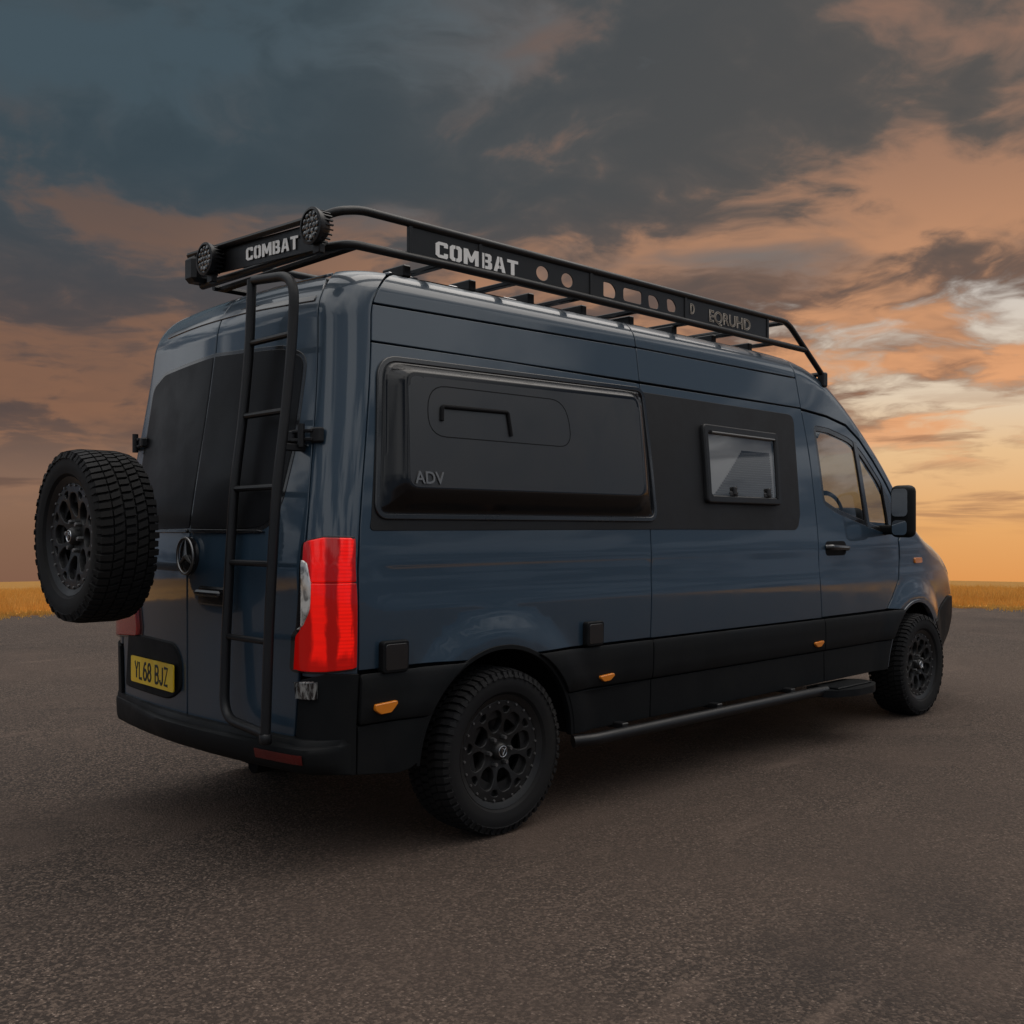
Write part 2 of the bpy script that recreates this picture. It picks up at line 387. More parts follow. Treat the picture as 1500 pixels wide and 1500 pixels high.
def pdist(pt, poly):
    p = np.asarray(poly); q = np.roll(p, -1, 0); best = np.full(len(pt), 1e9)
    for a, b in zip(p, q):
        ab = b - a; t = np.clip(((pt - a) @ ab) / max(ab @ ab, 1e-12), 0, 1)
        best = np.minimum(best, np.hypot(*(pt - a - t[:, None] * ab).T))
    return best

def patch(name, m, outline, P, out, parent, off=0.0, th=.012, e=.0035, gap=.003, holes=(), step=.06, su=1.0, mirror=False, extra=None, rows=()):
    """A panel of real thickness on a curved surface. P maps (u,v) to points, OUT is a vector on its outer side, off pushes it out
    (a number or a function), its edges are rounded over e and go th deep. su: units of u per metre."""
    ol = np.asarray(outline, float) / np.array([su, 1.0])
    if area2(ol) < 0: ol = ol[::-1]
    ol = offset(dens(ol, step * .5), gap + e)
    hs = []
    for h in holes:
        h = np.asarray(h, float) / np.array([su, 1.0])
        if area2(h) < 0: h = h[::-1]
        hs.append(offset(dens(h, step * .5), -(gap + e)))
    lo, hi = ol.min(0), ol.max(0)
    gx = np.arange(lo[0] + step * .5, hi[0], step); gz = np.arange(lo[1] + step * .5, hi[1], step)
    rws = np.array([r for r in rows if lo[1] < r < hi[1]])
    if len(rws): gz = np.concatenate([gz[np.abs(gz[:, None] - rws).min(1) > .012], rws])
    G = np.stack(np.meshgrid(gx, gz), -1).reshape(-1, 2)
    if extra is not None: G = np.vstack([G, np.asarray(extra, float) / np.array([su, 1.0])])
    loops = [ol] + hs
    if len(G):
        k = inside(G, ol)
        for h in hs: k &= ~inside(G, h)
        G = G[k]
        if len(G):
            dd = np.min([pdist(G, l) for l in loops], 0); G = G[dd > min(step * .25, .012)]
    V2 = [tuple(p) for l in loops for p in l] + [tuple(p) for p in G]
    E = []; s0 = 0
    for l in loops:
        n = len(l); E += [(s0 + i, s0 + (i + 1) % n) for i in range(n)]; s0 += n
    r = delaunay_2d_cdt([Vector(p) for p in V2], E, [], 0, 1e-7)
    Q = np.array([tuple(p) for p in r[0]]); T = np.array([f for f in r[2] if len(f) == 3])
    cen = Q[T].mean(1); k = inside(cen, ol)
    for h in hs: k &= ~inside(cen, h)
    T = T[k]
    OUT = np.array(out, float)
    def base(q):
        uv = q * np.array([su, 1.0]); return P(uv[:, 0], uv[:, 1])
    def frame(fn, q):
        h = 8e-4; du = fn(q + [h, 0]) - fn(q - [h, 0]); dv = fn(q + [0, h]) - fn(q - [0, h]); n = np.cross(du, dv)
        n /= np.maximum(np.linalg.norm(n, axis=1), 1e-12)[:, None]
        s_ = np.sign(n @ OUT); s_[s_ == 0] = 1; return n * s_[:, None]
    def offv(q): return off(q[:, 0] * su, q[:, 1]) if callable(off) else np.full(len(q), off)
    def full(q): return base(q) + frame(base, q) * offv(q)[:, None]
    top = full(Q); nt = frame(full, Q) if callable(off) else frame(base, Q)
    V = [top]; NN = [nt]; F = []
    a, b, c = top[T[:, 0]], top[T[:, 1]], top[T[:, 2]]
    flip = (np.cross(b - a, c - a) * nt[T[:, 0]]).sum(1) < 0
    T = T.copy(); T[flip] = T[flip][:, ::-1]; F += [tuple(t) for t in T]
    # ring indices of each loop in the result
    nv = len(Q); orig = {}
    for i, src in enumerate(r[3]):
        for j in src: orig[j] = i
    s0 = 0
    for li, l in enumerate(loops):
        n = len(l); idx = [orig[s0 + i] for i in range(n)]; s0 += n
        o2 = offset(l, -e if li == 0 else e)
        p0 = full(l); n0 = nt[idx]; q0 = base(o2); sd_ = q0 - base(l); sd_ /= np.maximum(np.linalg.norm(sd_, axis=1), 1e-9)[:, None]
        r1 = p0 + sd_ * e - n0 * e; r2 = r1 - n0 * th
        n1 = sd_ * .9 + n0 * .25; n1 /= np.linalg.norm(n1, axis=1)[:, None]
        V += [r1, r2]; NN += [n1, sd_]
        for i in range(n):
            j = (i + 1) % n; A0, A1 = idx[i], idx[j]; B0, B1 = nv + i, nv + j; C0, C1 = nv + n + i, nv + n + j
            for f in ((A0, A1, B1, B0), (B0, B1, C1, C0)):
                F.append(f)
        nv += 2 * n
    V = np.vstack(V); NN = np.vstack(NN)
    ok = []
    for f in F:
        n_ = np.cross(V[f[1]] - V[f[0]], V[f[2]] - V[f[0]]); ok.append(f if n_ @ NN[list(f)].mean(0) >= 0 else f[::-1])
    F = ok
    if mirror:
        V = V * [1, -1, 1]; NN = NN * [1, -1, 1]; F = [f[::-1] for f in F]
    return mesh(name, V, F, m, parent, True, NN)

# ============================================================ the body's surface
# ---- body surface -------------------------------------------------------
WZ = np.array([[.30,.972],[.45,.980],[.65,.990],[.85,1.0],[1.05,1.002],[1.25,.997],[1.4,.986],[1.6,.968],[1.8,.948],[2.0,.925],[2.2,.900],[2.36,.880],[2.7,.84]])
SIL = [  # side-view outline of the body: x, z, edge radius
 (-1.6,2.545,.13),(0.6,2.556,.13),(2.0,2.562,.13),(2.6,2.562,.14),(2.9,2.548,.14),(3.1,2.512,.14),(3.28,2.448,.13),(3.48,2.33,.12),(3.66,2.19,.10),
 (3.84,2.04,.09),(4.02,1.88,.08),(4.17,1.735,.08),(4.35,1.56,.08),(4.50,1.445,.10),(4.72,1.36,.14),(5.03,1.275,.16),(5.30,1.17,.19),
 (5.47,1.01,.21),(5.57,.83,.22),(5.58,.62,.22),(5.46,.45,.22),(5.28,.36,.20)]
def catmull(P, n=12):
    P=np.array(P,float); Q=np.vstack([2*P[0]-P[1],P,2*P[-1]-P[-2]]); out=[]
    for i in range(1,len(Q)-2):
        for k in range(n):
            t=k/n; a,b,c,e=Q[i-1],Q[i],Q[i+1],Q[i+2]
            out.append(.5*((2*b)+(-a+c)*t+(2*a-5*b+4*c-e)*t*t+(-a+3*b-3*c+e)*t**3))
    out.append(P[-1]); return np.array(out)
SILD = catmull(SIL,10)
WZD = catmull(WZ,12)
def wz(z): return np.interp(z, WZD[:,0], WZD[:,1])
def sdist(x,z):
    """distance inward from the side outline and the edge radius there"""
    x=np.atleast_1d(x).astype(float); z=np.atleast_1d(z).astype(float)
    A=SILD[:-1,:2]; B=SILD[1:,:2]; AB=B-A; L2=(AB**2).sum(1)
    px=x[:,None]-A[:,0]; pz=z[:,None]-A[:,1]
    t=np.clip((px*AB[:,0]+pz*AB[:,1])/L2,0,1)
    dx=px-t*AB[:,0]; dz=pz-t*AB[:,1]; dd=np.hypot(dx,dz); k=dd.argmin(1); i=np.arange(len(x))
    tt=t[i,k]; R=SILD[k,2]*(1-tt)+SILD[k+1,2]*tt
    cr=AB[k,0]*dz[i,k]-AB[k,1]*dx[i,k]
    return np.where(cr<0, dd[i,k], -dd[i,k]), R
def side_y(x,z):
    """half width of the body at side-view point (x,z)"""
    x=np.atleast_1d(x).astype(float); z=np.atleast_1d(z).astype(float)
    d,R=sdist(x,z); d=np.clip(d,.0015,None); q=np.clip(1-d/R,0,1)
    inset=R*(1-np.sqrt(np.clip(1-q*q,0,1)))
    tap=.018*np.clip((x-2.9)/1.1,0,None)**2+.045*np.clip((x-4.4)/.8,0,None)**2
    # wheel-arch flares and the shallow channel along the flank
    for ax in (0.0,4.40):
        r=np.hypot(x-ax,(z-.37)*1.02); t=np.clip((.70-r)/.17,0,1); inset=inset-.024*t*t*(3-2*t)
    t=np.clip((z-1.06)/.07,0,1)*np.clip((1.27-z)/.07,0,1); inset=inset+.003*t*t*(3-2*t)*np.clip((x+.75)/.1,0,1)
    return wz(z)-inset-tap
def lean(z):
    z=np.asarray(z,float)
    t=np.clip((z-1.25)/1.05,0,1.3)
    l=.15*t*t*(3-2*t)*.35+.15*t*.65
    q=np.clip((z-2.30)/.25,0,.999)
    return l+.25*(1-np.sqrt(1-q*q))
def rear_x(y,z): return -1.035+lean(z)+.07*(np.abs(y)/.85)**2
RC=.135
def edge_y(z): return side_y(np.full(np.shape(np.atleast_1d(z)),-.75),z)-RC
def corner(q,z):
    """q 0 = seam on the side, 1 = edge of the rear door, <0 along the side, >1 across the rear"""
    q=np.atleast_1d(q).astype(float); z=np.atleast_1d(z).astype(float)
    W=side_y(np.full(z.shape,-.75),z); ya=W-RC
    xb=-.80+lean(z); xa=rear_x(ya,z); sl=.14*ya/.85**2
    # cubic bezier from B (x=xb,y=W) to A
    k=.58; t=np.clip(q,0,1)
    P0x,P0y=xb,W; P1x,P1y=xb-(xb-xa-RC*sl)*k*.95,W; P3x,P3y=xa,ya; P2x,P2y=xa+RC*k*sl,ya+RC*k
    x=(1-t)**3*P0x+3*(1-t)**2*t*P1x+3*(1-t)*t*t*P2x+t**3*P3x
    y=(1-t)**3*P0y+3*(1-t)**2*t*P1y+3*(1-t)*t*t*P2y+t**3*P3y
    x=np.where(q<0,xb-q*.25,x); y=np.where(q<0,W,y)
    yr=np.where(q>1,ya*(2-q),0); x=np.where(q>1,rear_x(yr,z),x); y=np.where(q>1,yr,y)
    return x,y
def P_side(u,v): 
    return np.stack([u,-side_y(u,v),v],1)
def P_rear(u,v): return np.stack([rear_x(u,v),u,v],1)
def P_corner(u,v):
    x,y=corner(u,v); return np.stack([x,-y,v],1)


SIDE_OUT, REAR_OUT, CORNER_OUT = (0, -1, .25), (-1, 0, .35), (-.7, -.7, .7)
def Qy(y, z):
    """corner coordinate of a point of the rear at half width y"""
    return float(2 - abs(y) / edge_y(np.array([z]))[0])

van = bpy.data.objects.new('camper_van', None); COL.objects.link(van); van.location = (0, 0, 0)
van['label'] = 'dark blue high-roof camper van with black roof rack, rear ladder and spare wheel'
van['category'] = 'van'

WB = 4.40; HUB = .383
def seamA(z): return -.80 + float(lean(np.array([z]))[0])
def seamB(z): return float(np.interp(z, [.3, .81, 1.39, 2.17, 2.40, 2.60], [1.135, 1.121, 1.137, 1.153, 1.150, 1.145]))
def seamC(z): return float(np.interp(z, [.38, .84, 1.14, 1.44, 1.92, 2.20, 2.60], [3.0, 2.945, 2.908, 2.912, 2.89, 2.849, 2.80]))
def line(fn, z0, z1, n=8): return [(fn(z), z) for z in np.linspace(z0, z1, n)]
def arch(ax, r, a0, a1, n=22, cz=.37):           # points on a wheel arch, angles in degrees from the front
    return [(ax + r * math.cos(math.radians(a)), cz + r * math.sin(math.radians(a))) for a in np.linspace(a0, a1, n)]
ARC = .492
ROWS = list(np.arange(2.42, 2.556, .011))
TOPZ = 2.575
a_m = math.degrees(math.asin((.815 - .37) / ARC))      # where the arch meets the top of the cladding

# inner shell seen through the panel gaps, wheel housings, floor
def shell(mirror):
    o = [(-.78, .42)] + arch(0, .50, 172, 8) + [(2.98, .42)] + line(seamC, .84, 2.2, 5) + [(2.82, 2.44), (-.62, 2.44), (-.66, 2.2), (-.76, 1.4)]
    patch('inner_shell', M['void'], o, P_side, SIDE_OUT, van, off=-.045, th=.003, e=.001, gap=0, step=.12, mirror=mirror)
    o = [(3.0, .42)] + arch(WB, .50, 172, 8) + [(5.25, .45), (5.35, .62), (5.3, .85), (5.1, 1.05), (4.7, 1.2), (4.35, 1.28), (3.9, 1.30), (3.2, 1.42), (2.95, 1.5)]
    patch('inner_shell', M['void'], o, P_side, SIDE_OUT, van, off=-.06, th=.003, e=.001, gap=0, step=.12, mirror=mirror)
for mir in (False, True): shell(mir)
b = MB()
b.box((2.1, 0, .47), (6.2, 1.5, .06)); b.box((2.1, 0, .40), (5.4, .9, .10)); b.box((.0, 0, .37), (.16, 1.5, .16), .03); b.box((WB, 0, .40), (.14, 1.4, .14), .03)
b.box((-.55, 0, .42), (.5, 1.5, .06)); b.tube([(-.9, -.35, .36), (1.2, -.35, .34), (2.6, -.2, .34)], .045)
b.build('underbody', M['under'], van)
for ax in (0, WB):
    for sg in (-1, 1):
        V = []; F = []
        A = [math.radians(k) for k in range(2, 179, 8)]; n = len(A)
        for yy in (.955, .50):
            for a in A: V.append((ax + .515 * math.cos(a), sg * yy, .37 + .515 * math.sin(a)))
        for i in range(n - 1): F.append((i, i + 1, n + i + 1, n + i))
        F.append(tuple(range(n, 2 * n)))
        mesh('wheel_housing', V, F, M['under'], van)
b = MB().box((2.96, 0, 1.4), (.03, 1.62, 1.9)); b.build('bulkhead', M['trim'], van)
V = [(float(rear_x(np.array([y]), np.array([z]))[0]) + .05, y, z) for z in np.linspace(.5, 2.5, 12) for y in np.linspace(-.8, .8, 9) if True]
F = [(i * 9 + j, i * 9 + j + 1, (i + 1) * 9 + j + 1, (i + 1) * 9 + j) for i in range(11) for j in range(8)]
mesh('inner_rear', V, F, M['void'], van)

# flank panels, both sides
def flank(mirror):
    kw = dict(P=P_side, out=SIDE_OUT, parent=van, mirror=mirror)
    lo = [(seamA(.822), .822), (-.40, .822)] + [p for p in arch(0, ARC, 180 - a_m, a_m)] + [(.42, .818), (seamB(.818), .818)]
    patch('quarter_panel', M['paint'], lo + line(seamB, .82, 2.20) + [(.13, 2.205), (seamA(2.198), 2.198)] + line(seamA, 2.19, .83), step=.05, **kw)
    patch('side_panel', M['paint'], [(seamB(.816), .816), (seamC(.816), .816)] + line(seamC, .82, 2.20) + [(seamB(2.20), 2.20)] + line(seamB, 2.19, .83), step=.05, **kw)
    patch('upper_side_band', M['paint'], [(seamA(2.20), 2.20), (seamB(2.208), 2.208)] + line(seamB, 2.21, 2.39, 4) + [(seamB(2.395), 2.395), (seamA(2.365), 2.365)] + line(seamA, 2.36, 2.21, 5), step=.045, gap=.0025, **kw)
    patch('upper_side_band', M['paint'], [(seamB(2.208), 2.208), (seamC(2.203), 2.203)] + line(seamC, 2.21, 2.40, 4) + [(seamB(2.397), 2.397)], step=.045, gap=.0025, **kw)
    patch('roof_shoulder', M['paint'], [(seamA(2.367), 2.367), (seamB(2.397), 2.397)] + line(seamB, 2.40, 2.553, 6) + line(seamA, 2.537, 2.38, 10), step=.04, rows=ROWS, gap=.0035, **kw)
    patch('roof_shoulder', M['paint'], [(seamB(2.397), 2.397), (seamC(2.402), 2.402)] + line(seamC, 2.41, 2.548, 6) + [(2.4, 2.558), (seamB(2.55), 2.554)] + line(seamB, 2.545, 2.41, 6), step=.04, rows=ROWS, gap=.0035, **kw)
for mir in (False, True): flank(mir)

# cab: door, wing, pillar
DOOR = line(seamC, .82, 2.19, 10) + [(3.18, 2.168), (3.44, 2.125), (3.62, 2.035), (3.80, 1.895), (3.98, 1.735), (4.12, 1.585), (4.20, 1.47), (4.20, 1.40), (4.115, 1.325), (4.125, 1.19), (4.095, 1.03), (3.985, .90), (3.90, .822)]
WIN = rnd([(2.985, 2.095, .05), (3.19, 2.088), (3.50, 2.035, .10), (3.652, 1.945, .10), (3.875, 1.765), (4.02, 1.615), (4.105, 1.50, .03), (4.10, 1.362, .03), (3.863, 1.385), (3.588, 1.435, .2), (3.20, 1.512, .2), (3.02, 1.575, .04)], .02)
def toward(p, d):
    p = np.asarray(p)
    return [tuple(q) for q in offset(p if area2(p) > 0 else p[::-1], d)]
sil_i = [i for i in range(len(SILD)) if 2.80 < SILD[i, 0] < 4.52 and SILD[i, 1] > 1.43]
def cab(mirror):
    kw = dict(P=P_side, out=SIDE_OUT, mirror=mirror)
    d = patch('front_door', M['paint'], DOOR, parent=van, holes=[WIN], step=.045, **kw)
    patch('inner_frame', M['void'], toward(DOOR, -.055), parent=d, holes=[toward(WIN, -.012)], off=-.034, th=.004, e=.001, gap=0, step=.08, **kw)
    patch('window_seal', M['gloss'], toward(WIN, -.006), parent=d, holes=[toward(WIN, .030)], off=-.004, th=.02, gap=0, step=.05, **kw)
    G = WIN
    patch('window_glass', M['glass'], toward(WIN, .02), parent=d, off=-.012, th=.004, gap=0, step=.05, **kw)
    patch('divider_bar', M['gloss'], [(3.53, 2.03), (3.585, 2.02), (3.675, 1.41), (3.612, 1.418)], parent=d, off=.000, th=.012, gap=0, step=.05, **kw)
    patch('sail_panel', M['gloss'], [(3.905, 1.742), (4.02, 1.62), (4.11, 1.50), (4.105, 1.36), (3.97, 1.37), (3.955, 1.50)], parent=d, off=.003, th=.02, gap=0, step=.05, **kw)
    if not mirror:
        patch('handle_recess', M['void'], rnd(rect(2.995, 3.285, 1.225, 1.325), .044), parent=d, off=.002, th=.004, gap=0, step=.05, **kw)
        h = MB(); x0, x1 = 3.015, 3.265
        yy = -float(side_y(3.14, 1.28)[0])
        h.tube(round3([(x0 - .01, yy + .0, 1.283), (x0 + .01, yy - .032, 1.285), (x1 - .02, yy - .036, 1.276), (x1, yy, 1.272)], .02), .017, 10); h.build('door_handle', M['gloss'], d)
        kb = MB().lathe([(0.0, .0), (.010, .0), (.012, -.003), (.012, -.01)], (3.31, yy - .004, 1.27), (0, -1, 0), 14); kb.build('door_lock', M['steel'], d)
    # pillar above the door, up to the edge of the windscreen
    up = [(seamC(2.20), 2.20), (3.18, 2.178), (3.45, 2.135), (3.63, 2.045), (3.81, 1.905), (3.99, 1.745), (4.13, 1.595), (4.215, 1.475), (4.25, 1.44), (4.495, 1.441)]
    sl = [tuple(SILD[i, :2] - np.array([.003, .003])) for i in sil_i][::-1]
    patch('cab_pillar', M['paint'], up + sl + [(seamC(2.54), 2.545)] + line(seamC, 2.53, 2.21, 6), parent=van, step=.03, **kw)
    # wing with the arch cut out of it
    tops = [tuple(SILD[i, :2] - np.array([.004, .006])) for i in range(len(SILD)) if SILD[i, 0] > 4.47 and SILD[i, 1] > .86 and SILD[i, 1] < 1.45]
    w_ = [(3.91, .826), (3.94, .822)] + arch(WB, ARC, 180 - a_m + 2, 38) + [(4.86, .70), (5.02, .80), (5.20, .86)] + tops[::-1] + [(4.26, 1.432), (4.215, 1.39), (4.13, 1.32), (4.14, 1.19), (4.11, 1.03), (4.0, .905)]
    f = patch('front_wing', M['paint'], w_, parent=van, step=.03, **kw)
    bt = [tuple(SILD[i, :2] - np.array([.006, 0])) for i in range(len(SILD)) if SILD[i, 0] > 5.25 and SILD[i, 1] < .86]
    patch('front_bumper', M['clad'], [(5.205, .853), (5.03, .79)] + [(4.87, .69)] + arch(WB, ARC, 38, 4, 10) + [(4.92, .36), (5.26, .365)] + bt[::-1], parent=van, off=.006, step=.03, **kw)
    if not mirror:
        patch('indicator', M['amber'], rnd(rect(4.395, 4.535, 1.145, 1.188), .016), parent=f, off=.012, th=.02, gap=0, step=.03, **kw)
    # headlight, wrapped round the corner
    patch('headlight', M['lens'], [(5.06, 1.235), (5.20, 1.06), (5.40, .99), (5.455, 1.0), (5.28, 1.165)], parent=van, off=.003, th=.01, gap=.002, step=.03, **kw)
for mir in (False, True): cab(mir)

# strips that close the body over the top and the nose
def strip(name, m, i0, i1, crown, parent, inset=.0):
    V = []; F = []; nt = 13
    pts = SILD[i0:i1 + 1]
    for k in range(len(pts)):
        i = i0 + k; a = SILD[max(i - 1, 0), :2]; c = SILD[min(i + 1, len(SILD) - 1), :2]; t = (c - a) / np.hypot(*(c - a)); n = np.array([-t[1], t[0]])
        x, z = pts[k, :2] - n * .0025; ye = float(side_y(x, z)[0]) - .003
        if x < -.2: q_ = min(1, (-.2 - x) / .32); ye -= .08 * q_ ** 3
        for s_ in np.linspace(-1, 1, nt):
            q = pts[k, :2] - n * inset + n * crown * (1 - s_ * s_) * min(1, max(.02, (pts[k, 0] + .52) / .6))
            V.append((q[0], s_ * ye, q[1]))
    for k in range(len(pts) - 1):
        for j in range(nt - 1): F.append((k * nt + j, (k + 1) * nt + j, (k + 1) * nt + j + 1, k * nt + j + 1))
    return mesh(name, V, F, m, parent)
ix = lambda x, zmin=0: int(np.argmin(np.abs(SILD[:, 0] - x) + (SILD[:, 1] < zmin) * 9))
iw0, iw1, ib1 = ix(3.50), ix(4.50), ix(5.38, .9)
i0 = ix(-.50)
roof = strip('roof', M['paint'], i0, iw0, .045, van)
strip('windscreen', M['clearglass'], iw0 + 1, iw1, .05, van)
strip('bonnet', M['paint'], iw1 + 1, ib1, .05, van)
strip('grille', M['gloss'], ib1 + 1, len(SILD) - 1, .09, van)
# cab interior
MB().rbox((4.28, 0, 1.22), (.42, 1.60, .42), .10).rbox((4.20, -.40, 1.49), (.26, .44, .16), .06).rbox((4.20, .1, 1.47), (.18, .3, .14), .05).build('dashboard', M['trim'], van)
MB().box((3.55, 0, .72), (1.2, 1.7, .06)).build('cab_floor', M['trim'], van)
s_ = MB()
s_.lathe([(.200 + .017 * math.cos(t), .017 * math.sin(t)) for t in np.linspace(0, 2 * math.pi, 9)[:-1]], (4.02, -.42, 1.485), Vector((-.80, 0, .60)), 32, closed=True)
s_.box((4.03, -.42, 1.485), (.10, .34, .08), .02, Matrix.Rotation(math.radians(-45), 3, 'Y')).build('steering_wheel', M['trim'], van)
for yy in (-.45, .45):
    s_ = MB(); s_.box((3.25, yy, 1.02), (.50, .48, .16), .06)
    s_.box((3.04, yy, 1.36), (.16, .46, .66), .06, Matrix.Rotation(math.radians(-12), 3, 'Y')); s_.box((2.985, yy, 1.76), (.11, .28, .20), .045, Matrix.Rotation(math.radians(-10), 3, 'Y'))
    s_.build('seat', M['trim'], van)
MB().box((3.18, 0, 2.40), (.55, 1.4, .03)).build('headlining', M['lining'], van)
for yy in (-.42, .42): MB().box((3.60, yy, 2.13), (.03, .42, .16), .01, Matrix.Rotation(math.radians(38), 3, 'Y')).build('sun_visor', M['lining'], van)
MB().box((3.62, 0, 2.02), (.03, .22, .07), .012).build('rear_view_mirror', M['trim'], van)

# rear corners
QS = .262
def qline(z0, z1, dy=0, n=8): return [(Qy(edge_y(np.array([z]))[0] - float(np.interp(z, [.5, 1.2, 1.45], [.055, .02, .0])) - dy, z), z) for z in np.linspace(z0, z1, n)]
def rear_corner(mirror):
    kw = dict(P=P_corner, out=CORNER_OUT, su=1 / QS, mirror=mirror)
    o = [(0.0, .80)] + [(0.0, z) for z in np.linspace(.9, 2.515, 14)] + [(.03, 2.528), (.10, 2.536), (1.0, 2.536)] + qline(2.525, .80, n=24)
    patch('corner_panel', M['paint'], o, parent=van, step=.02, **kw)
    tl = rnd([(.07, .838, .02), (.06, 1.10), (.10, 1.366, .03), (.64, 1.368), (1.005, 1.350, .03), (1.01, 1.28), (1.025, 1.14), (1.045, .99, .02), (1.075, .97, .02), (1.085, .825, .02), (.60, .828)], .0)
    ln = rnd([(1.02, 1.285, .03), (.88, 1.262, .03), (.82, 1.18, .03), (.84, 1.08, .04), (1.03, .985, .02)], .03)
    if mirror: tl = rnd([(.07, .838, .02), (.06, 1.10), (.10, 1.366, .03), (.80, 1.366), (1.14, 1.25, .05), (1.36, 1.05, .05), (1.40, .92), (1.39, .87, .02), (.60, .828)], .0)
    zc = 1.186
    def cut(p, above):                  # the part of an outline above or below the joint of the two lenses
        p = [tuple(k[:2]) for k in p]; out = []
        for (a0, b0), (a1, b1) in zip(p, p[1:] + p[:1]):
            ina, inb = (b0 > zc) == above, (b1 > zc) == above
            if ina: out.append((a0, b0))
            if ina != inb: k = (zc - b0) / (b1 - b0); out.append((a0 + (a1 - a0) * k, zc))
        return out
    mt = M['red_off'] if mirror else M['red']
    t = patch('tail_light', mt, cut(tl, False), parent=van, off=.022, th=.03, e=.006, gap=.0015, step=.03, **kw)
    patch('upper_lens', mt, cut(tl, True), parent=t, off=.022, th=.03, e=.006, gap=.0015, step=.03, **kw)
    t['label'] = 'unlit red tail light on the far rear corner' if mirror else 'bright red tail light on the near rear corner'
    patch('reversing_lens', M['lens'], ln, parent=t, off=.027, th=.012, e=.006, gap=0, step=.03, **kw)
    if not mirror:
        st = rnd([(.71, .795), (.70, .712), (1.06, .708), (1.08, .788)], .015)
        patch('step_lamp', M['lens_dark'], st, parent=van, off=.030, th=.03, e=.006, gap=.004, step=.03, **kw)
    cap = [(.0, .395), (.02, .60), (.0, .818), (.6, .822), (1.04, .795)] + qline(.76, .52, n=6) + [(1.0, .43)]
    patch('corner_cap', M['clad'], cap, parent=van, off=.012, step=.03, **kw)
    patch('light_gasket', M['gloss'], toward(np.array(tl) / [1 / QS, 1], -.008) and [(p[0] / QS, p[1]) for p in toward(np.array(tl) * [QS, 1], -.008)], parent=van, off=.004, th=.01, e=.002, gap=0, step=.04, **kw)
for mir in (False, True): rear_corner(mir)

# rear doors
def dedge(z): return float(edge_y(np.array([z]))[0]) - float(np.interp(z, [.5, 1.2, 1.45], [.055, .02, .0]))
def rear_door(sg):
    mirror = sg > 0
    kw = dict(P=P_rear, out=REAR_OUT, mirror=mirror)
    o = [(-.002, .54)] + [(-.10, .538), (-.5, .522), (-.70, .517)] + rnd([(-.70, .517), (-dedge(.52) + .0, .522, .09), (-dedge(.66), .66)], 0)[1:-1] + [(-dedge(z), z) for z in np.linspace(.66, 2.42, 18)]
    o += rnd([(-dedge(2.42), 2.42), (-dedge(2.50) + .01, 2.50, .05), (-.55, 2.510)], 0)[1:-1] + [(-.4, 2.512), (-.002, 2.515)]
    d = patch('rear_door', M['paint'], o, parent=van, step=.045, rows=list(np.arange(2.36, 2.51, .02)), gap=.0035, **kw)
    w_ = rnd([(-.006, 1.405, 0), (-.40, 1.400, .05), (-.60, 1.412, .12), (-.672, 1.52, .06), (-.704, 1.74), (-.700, 2.13, .05), (-.55, 2.185), (-.006, 2.212, 0)], .02)
    patch('rear_window', M['rearglass'], w_, parent=d, off=.006, th=.008, e=.004, gap=0, step=.05, **kw)
    patch('window_frame', M['gloss'], toward(w_, -.016), parent=d, holes=[toward(w_, .004)], off=.003, th=.006, e=.002, gap=0, step=.05, **kw)
    patch('lower_frame_rail', M['gloss'], [(-.02, 1.385), (-.55, 1.385), (-.60, 1.392), (-.55, 1.399), (-.02, 1.402)], parent=d, off=.012, th=.012, e=.003, gap=0, step=.05, **kw)
    return d
dR, dL = rear_door(-1), rear_door(1)
rh = patch('roof_header', M['paint'], [(y, 2.5185) for y in np.linspace(.62, -.62, 10)] + [(y, 2.5405) for y in np.linspace(-.62, .62, 10)], P_rear, REAR_OUT, van, step=.02, gap=.001, e=.001)
patch('brake_light', M['smoked'], [(.60, 2.380), (.2, 2.388), (-.2, 2.388), (-.715, 2.372), (-.715, 2.398), (-.2, 2.418), (.2, 2.418), (.60, 2.408)], P_rear, REAR_OUT, van, off=.006, th=.01, gap=0, step=.05)
